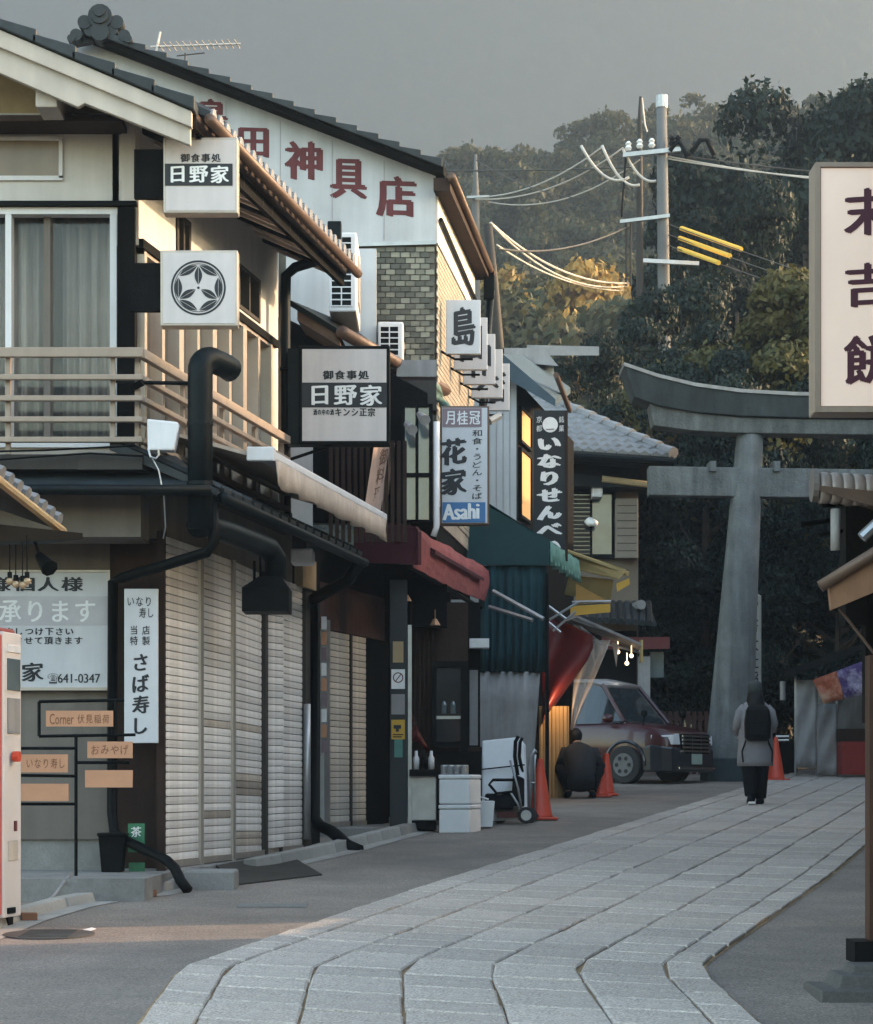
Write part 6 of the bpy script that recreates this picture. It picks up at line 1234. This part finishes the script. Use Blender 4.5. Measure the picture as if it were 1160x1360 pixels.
def X_(nm, m, mt, **k): return ob(nm, m, mt, TX, **k)
def ringb(x, zb, zt, w): return [TL(x, y, z) for y, z in ((-w * .9, zb), (-w, zb + .12), (-w * 1.01, (zb + zt) / 2), (-w * .985, zt - .14), (-w * .93, zt - .03), (-w * .8, zt), (w * .8, zt), (w * .93, zt - .03), (w * .985, zt - .14), (w * 1.01, (zb + zt) / 2), (w, zb + .12), (w * .9, zb))]
m = MB(); m.loft([ringb(*s) for s in ((0, .4, .98, .76), (.12, .3, 1.04, .82), (.6, .24, 1.07, .845), (1.8, .22, 1.07, .85), (3.0, .22, 1.06, .85), (3.3, .22, 1.03, .845), (3.6, .23, 1.0, .84), (3.85, .26, .96, .82), (4.1, .3, .91, .79), (4.28, .36, .86, .74), (4.36, .42, .78, .68))]); X_('body', m, M_car, smooth=True)
m = MB(); m.loft([[TL(x, y * w, z) for y, z in ((-1, zb), (-1.01, zt), (1.01, zt), (1, zb))] for x, zb, zt, w in ((3.84, .2, .6, .845), (4.0, .2, .64, .835), (4.2, .19, .62, .79), (4.36, .2, .6, .72), (4.42, .22, .56, .62))]); X_('front_bumper', m, M_bump, bevel=.03)
gh = [(.08, 1.0, 1.02, .74, .72), (.2, 1.0, 1.55, .8, .62), (.45, 1.0, 1.68, .82, .62), (1.2, 1.0, 1.74, .83, .63), (2.65, 1.0, 1.72, .83, .62), (2.9, 1.0, 1.64, .82, .6), (3.4, 1.0, 1.05, .79, .7), (3.44, .98, 1.0, .78, .7)]
m = MB(); m.loft([[TL(x, -w, zb), TL(x, -wt, zt), TL(x, wt, zt), TL(x, w, zb)] for x, zb, zt, w, wt in gh]); X_('greenhouse_glass', m, M_wind)
m = MB(); m.loft([[TL(x, -wt, z - .05), TL(x, -wt * .9, z + .02), TL(x, 0, z + .045), TL(x, wt * .9, z + .02), TL(x, wt, z - .05)] for x, z, wt in ((.2, 1.56, .64), (.45, 1.69, .65), (1.2, 1.755, .66), (2.65, 1.74, .65), (2.92, 1.665, .63))]); X_('roof', m, mat('roof_sky_sheen', (.2, .19, .19), .3, .05, 3, 0, coat=.8), smooth=True)  # grey base stands for sky reflected in the maroon roof
for s in (-1, 1):
    for a, b, r in (((2.9, s * .62, 1.66), (3.43, s * .77, 1.03), .035), ((1.75, s * .645, 1.7), (1.8, s * .84, 1.03), .05), ((.75, s * .64, 1.7), (.7, s * .83, 1.03), .06), ((.3, s * .63, 1.6), (.12, s * .78, 1.03), .07)):
        m = MB(); m.tube([TL(*a), TL(*b)], r, 6); X_('pillar', m, M_car)
    for x in (3.5, .85):
        c = TL(x, s * .8, .31); m = MB(); m.tube([c - lf * .1, c + lf * .1], .315, 22); wh = X_('wheel', m, M_rubber, bevel=.03)
        m = MB(); m.tube([c + lf * s * .09, c + lf * s * .115], [.2, .19], 18); ob('rim', m, MATS['pole_concrete'], wh)
        m = MB(); c2 = TL(x, s * .845, .33); n_ = 16; pts = [c2 + h2 * math.cos(a) * .37 + ZA * math.sin(a) * .37 for a in np.linspace(-.1, math.pi + .1, n_)]; m.tube(pts, .03, 6); X_('wheel_arch', m, M_bump)
        for k in range(6): a = k * math.pi / 3; m = MB(); q = c + lf * s * .118 + (h2 * math.cos(a) + ZA * math.sin(a)) * .12; m.tube([q, q + lf * s * .006], .035, 8); ob('rim_hole', m, M_rubber, wh)
    m = MB(); m.loft([[TL(3.98, s * .805, .66), TL(3.98, s * .795, .8), TL(3.98, s * .7, .86), TL(3.98, s * .7, .64)], [TL(4.2, s * .745, .64), TL(4.2, s * .74, .79), TL(4.2, s * .66, .83), TL(4.2, s * .66, .62)], [TL(4.38, s * .68, .64), TL(4.37, s * .68, .8), TL(4.37, s * .48, .82), TL(4.395, s * .48, .64)]]); X_('headlight', m, M_lamp, bevel=.01)
    m = MB(); c = TL(3.2, s * .93, 1.08); m.sphere(c, .1, 10, 6, (1, .7, .8)); X_('wing_mirror', m, M_car, smooth=True)
m = MB(); m.tube([TL(3.75, -.66, .93), TL(3.78, -.68, 1.12)], .012, 5); m.sphere(TL(3.78, -.68, 1.16), .06, 8, 5); X_('fender_mirror', m, M_black)
m = MB(); m.tube([TL(3.75, .66, .93), TL(3.78, .68, 1.12)], .012, 5); m.sphere(TL(3.78, .68, 1.16), .06, 8, 5); X_('fender_mirror', m, M_black)
m = MB(); m.obox(TL(4.36, -.48, .5), h2 * .06, lf * .92, ZA * .32); gr_ = X_('grille', m, M_black)
for k in range(5): m = MB(); m.obox(TL(4.425, -.48, .52 + k * .062), h2 * .02, lf * .92, ZA * .03); ob('grille_bar', m, M_chrome, gr_)
for y in (-.45, -.15, .15, .43): m = MB(); m.obox(TL(4.422, y, .51), h2 * .018, lf * .02, ZA * .29); ob('grille_bar', m, M_chrome, gr_)
m = MB(); m.obox(TL(4.435, -.17, .32), h2 * .015, lf * .34, ZA * .17); X_('number_plate', m, mat('plate_green', (.3, .38, .33), .4, .1, 5, 0), bevel=.004)
m = MB(); m.obox(TL(4.3, -.6, .24), h2 * .14, lf * 1.2, ZA * .03); X_('bumper_strip', m, M_chrome)
m = MB(); m.obox(TL(1.9, -.862, .72), h2 * .01, lf * .012, ZA * .02)
for x in (1.55, 2.0): m = MB(); m.obox(TL(x, -.868, .85), h2 * .18, lf * .03, ZA * .03); X_('door_handle', m, M_chrome)
m = MB(); m.obox(TL(.2, -.86, .3), h2 * 3, lf * .02, ZA * .09); X_('sill', m, M_bump)
m = MB(); m.obox(TL(1.2, -.2, 1.77), h2 * .16, lf * .4, ZA * .13); X_('roof_lamp', m, M_paintg, bevel=.03)
# ================================================================ people
def skin_obj(name, pts, edges, mt, parent, sub=2):
    names = list(pts); me = bpy.data.meshes.new(name); base = wloc(parent)
    me.from_pydata([tuple(Vector(pts[n][0]) - base) for n in names], [(names.index(a), names.index(b)) for a, b in edges], [])
    o = bpy.data.objects.new(name, me); COL.objects.link(o); o.parent = parent
    sk = o.modifiers.new('skin', 'SKIN'); sk.use_smooth_shade = True; sk.branch_smoothing = 0.6
    bm = bmesh.new(); bm.from_mesh(me); bm.verts.ensure_lookup_table(); ly = bm.verts.layers.skin.verify()
    for i, n in enumerate(names):
        r = pts[n][1]; bm.verts[i][ly].radius = (r, r) if not isinstance(r, tuple) else r; bm.verts[i][ly].use_root = (i == 0)
    bm.to_mesh(me); bm.free(); s = o.modifiers.new('sub', 'SUBSURF'); s.levels = sub; s.render_levels = sub; me.materials.append(mt); return o
def head(parent, c, r, fwd, mt=M_skin): pass
# --- walking person, seen from behind
d = 29.6; g = G(1004, 1071); B = Vector((g.x, g.y, g.z)); T = thing('person', 'person in grey coat with black backpack and knit cap walking away', 'person', B)
def q(x, y, z): return B + Vector((x, y, z))
pts = {'pelvis': (q(0, 0, .86), .12), 'waist': (q(0, .0, 1.02), .115), 'chest': (q(0, .02, 1.22), .13), 'neck': (q(0, .03, 1.38), .05), 'headlow': (q(0, .06, 1.46), .075), 'head': (q(0, .06, 1.54), .085), 'headtop': (q(0, .05, 1.6), .06), 'nose': (q(0, .15, 1.5), .015),
 'shL': (q(-.17, .02, 1.31), .055), 'elL': (q(-.23, .02, 1.06), .042), 'wrL': (q(-.2, .2, .95), .03), 'haL': (q(-.18, .27, .93), .03), 'shR': (q(.17, .02, 1.31), .055), 'elR': (q(.24, .02, 1.07), .042), 'wrR': (q(.2, .22, 1.0), .03), 'haR': (q(.17, .29, .99), .03),
 'hipL': (q(-.09, 0, .8), .085), 'knL': (q(-.08, .03, .46), .055), 'anL': (q(-.07, -.08, .12), .035), 'toL': (q(-.07, .08, .04), .03), 'hipR': (q(.09, 0, .8), .085), 'knR': (q(.08, .06, .45), .055), 'anR': (q(.07, .1, .08), .035), 'toR': (q(.08, .25, .03), .03)}
for s, S_ in ((-1, 'L'), (1, 'R')):
    hb_ = Vector(pts['ha' + S_][0])
    for k, (dx, ln) in enumerate(((-.02, .06), (-.007, .075), (.007, .07), (.02, .055))): pts['f%d%s' % (k, S_)] = (hb_ + Vector((dx, ln * .7, -ln * .5)), .009)
    pts['th' + S_] = (hb_ + Vector((-s * .035, .03, .0)), .01)
ed = [('pelvis', 'waist'), ('waist', 'chest'), ('chest', 'neck'), ('neck', 'headlow'), ('headlow', 'head'), ('head', 'headtop'), ('headlow', 'nose')]
for S_ in 'LR': ed += [('chest', 'sh' + S_), ('sh' + S_, 'el' + S_), ('el' + S_, 'wr' + S_), ('wr' + S_, 'ha' + S_), ('pelvis', 'hip' + S_), ('hip' + S_, 'kn' + S_), ('kn' + S_, 'an' + S_), ('an' + S_, 'to' + S_), ('ha' + S_, 'th' + S_)] + [('ha' + S_, 'f%d%s' % (k, S_)) for k in range(4)]
body = skin_obj('body', pts, ed, M_skin, T)
def ell(z, rx, ry, x=0, y=0, n=20, wob=0): return [q(x + math.cos(a) * rx * (1 + wob * math.sin(a * 5 + z * 9)), y + math.sin(a) * ry * (1 + wob * math.cos(a * 4)), z) for a in np.linspace(0, 6.283, n, endpoint=False)]
m = MB(); m.loft([ell(.53, .235, .19, 0, .01, 20, .04), ell(.6, .24, .19, 0, .01, 20, .03), ell(.8, .235, .18, 0, .01, 20, .02), ell(1.0, .22, .165, 0, .02), ell(1.2, .225, .16, 0, .02), ell(1.3, .205, .14, 0, .03), ell(1.36, .15, .11, 0, .03), ell(1.42, .08, .08, 0, .04)]); ob('coat', m, M_coat, T, smooth=True)
for s in (-1, 1):
    m = MB(); m.tube([q(s * .14, .02, 1.31), q(s * .195, .01, 1.24), q(s * .235, .0, 1.08), q(s * .235, .08, 1.02), q(s * .21, .2, .97 + (.04 if s > 0 else 0))], [.06, .07, .066, .06, .045], 12); ob('sleeve', m, M_coat, T, smooth=True)
    kx = .08; m = MB(); L_ = 'L' if s < 0 else 'R'; m.tube([q(s * .09, 0, .82), Vector(pts['kn' + L_][0]), Vector(pts['an' + L_][0]) + ZA * .03], [.12, .1, .085], 12); ob('trouser_leg', m, M_navy, T, smooth=True)
    a = Vector(pts['an' + L_][0]); t_ = Vector(pts['to' + L_][0]); m = MB(); m.tube([a + ZA * .05, a + Vector((0, -.03, -.02)), (a + t_) / 2 + Vector((0, 0, -.0)), t_ + Vector((0, .03, 0))], [.05, .055, .05, .035], 10); sh_ = ob('shoe', m, M_navy, T, smooth=True)
    m = MB(); m.obox(Vector((a.x - .045, a.y - .08, a.z - .085)), (.09, 0, 0), (0, .26, t_.z - a.z + .02), (0, 0, .03)); ob('sole', m, M_paintg, sh_, bevel=.008)
m = MB(); m.loft([[q(x * w_, y_, z) for x, y_ in ((-1, -.12), (1, -.12), (1, -.12 - dp), (-1, -.12 - dp))] for z, w_, dp in ((.86, .14, .1), (.9, .165, .15), (1.1, .17, .17), (1.26, .15, .14), (1.33, .11, .08))]); bp_ = ob('backpack', m, M_black, T, bevel=.03)
m = MB(); m.obox(q(-.11, -.3, .92), (.22, 0, 0), (0, .04, 0), (0, 0, .16)); ob('pocket', m, M_navy, bp_, bevel=.015)
for s in (-1, 1): m = MB(); m.tube([q(s * .13, -.1, .9), q(s * .2, -.16, .72), q(s * .19, -.19, .58)], .012, 6); ob('strap', m, M_navy, bp_)
m = MB(); m.loft([ell(1.24, .1, .07, 0, -.1), ell(1.34, .13, .12, 0, 0), ell(1.42, .11, .12, 0, .03), ell(1.5, .1, .11, 0, .045)]); ob('scarf', m, M_hair, T, smooth=True)
m = MB(); m.loft([ell(1.48, .095, .11, 0, .05), ell(1.54, .1, .115, 0, .05), ell(1.6, .095, .105, 0, .05), ell(1.645, .065, .075, 0, .05), ell(1.662, .02, .02, 0, .05)]); ob('knit_cap', m, mat('dark_knit', (.035, .045, .045), .95, .2, 20, .3), T, smooth=True)
# --- crouching person
g = G(772, 1061); B = Vector((g.x, g.y, g.z)); T = thing('person', 'person in dark navy jacket crouching by the cones with back turned', 'person', B)
pts = {'pelvis': (q(0, 0, .27), .13), 'waist': (q(0, .1, .44), .13), 'chest': (q(-.01, .2, .62), .14), 'neck': (q(-.03, .29, .74), .05), 'headlow': (q(-.05, .35, .8), .08), 'head': (q(-.05, .37, .87), .085), 'headtop': (q(-.05, .36, .93), .06), 'nose': (q(-.05, .46, .82), .015),
 'shL': (q(-.18, .22, .68), .06), 'elL': (q(-.27, .36, .45), .045), 'wrL': (q(-.16, .52, .32), .03), 'haL': (q(-.12, .58, .27), .03), 'shR': (q(.17, .22, .67), .06), 'elR': (q(.29, .36, .46), .045), 'wrR': (q(.26, .52, .36), .03), 'haR': (q(.25, .58, .32), .03),
 'hipL': (q(-.12, .03, .26), .09), 'knL': (q(-.26, .38, .42), .065), 'anL': (q(-.17, .1, .09), .04), 'toL': (q(-.2, .28, .035), .035), 'hipR': (q(.12, .03, .26), .09), 'knR': (q(.26, .38, .4), .065), 'anR': (q(.16, .08, .09), .04), 'toR': (q(.2, .26, .035), .035)}
for s, S_ in ((-1, 'L'), (1, 'R')):
    hb_ = Vector(pts['ha' + S_][0])
    for k, (dx, ln) in enumerate(((-.02, .06), (-.007, .075), (.007, .07), (.02, .055))): pts['f%d%s' % (k, S_)] = (hb_ + Vector((dx, ln * .7, -ln * .5)), .009)
    pts['th' + S_] = (hb_ + Vector((-s * .035, .03, .0)), .01)
skin_obj('body', pts, ed, M_skin, T)
m = MB(); sec = [(0, -.03, .17, .19, .13), (0, -.0, .27, .2, .15), (0, .08, .43, .21, .155), (-.01, .17, .6, .235, .15), (-.015, .21, .68, .225, .13), (-.02, .25, .735, .16, .1), (-.03, .28, .775, .08, .07)]
rings = []
for x, y, z, rx, ry in sec:
    ax = Vector((0, .75, -.55)).normalized(); rings.append([q(x + math.cos(a) * rx, y, z) + ax * (math.sin(a) * ry) for a in np.linspace(0, 6.283, 20, endpoint=False)])
m.loft(rings); ob('jacket', m, mat('navy_jacket', (.004, .008, .013), .8, .25, 5, .2), T, smooth=True)
for s, S_ in ((-1, 'L'), (1, 'R')):
    m = MB(); m.tube([Vector(pts['sh' + S_][0]), Vector(pts['el' + S_][0]), Vector(pts['wr' + S_][0])], [.1, .085, .055], 12); ob('sleeve', m, MATS['navy_jacket'], T, smooth=True)
    m = MB(); m.tube([Vector(pts['hip' + S_][0]), Vector(pts['kn' + S_][0]) + Vector((0, -.06, 0)), Vector(pts['kn' + S_][0])], [.13, .1, .09], 12); ob('trouser_thigh', m, M_navy, T, smooth=True)
    m = MB(); m.tube([Vector(pts['kn' + S_][0]), Vector(pts['an' + S_][0]) + ZA * .03], [.09, .07], 12); ob('trouser_leg', m, M_navy, T, smooth=True)
    a = Vector(pts['an' + S_][0]); t_ = Vector(pts['to' + S_][0]); m = MB(); m.tube([a + Vector((0, -.06, -.02)), (a + t_) / 2, t_ + Vector((0, .03, 0))], [.045, .05, .035], 10); ob('shoe', m, M_black, T, smooth=True)
m = MB(); m.sphere(q(-.05, .36, .9), .098, 14, 9, (.95, 1.05, 1.15)); ob('hair', m, M_hair, T, smooth=True)
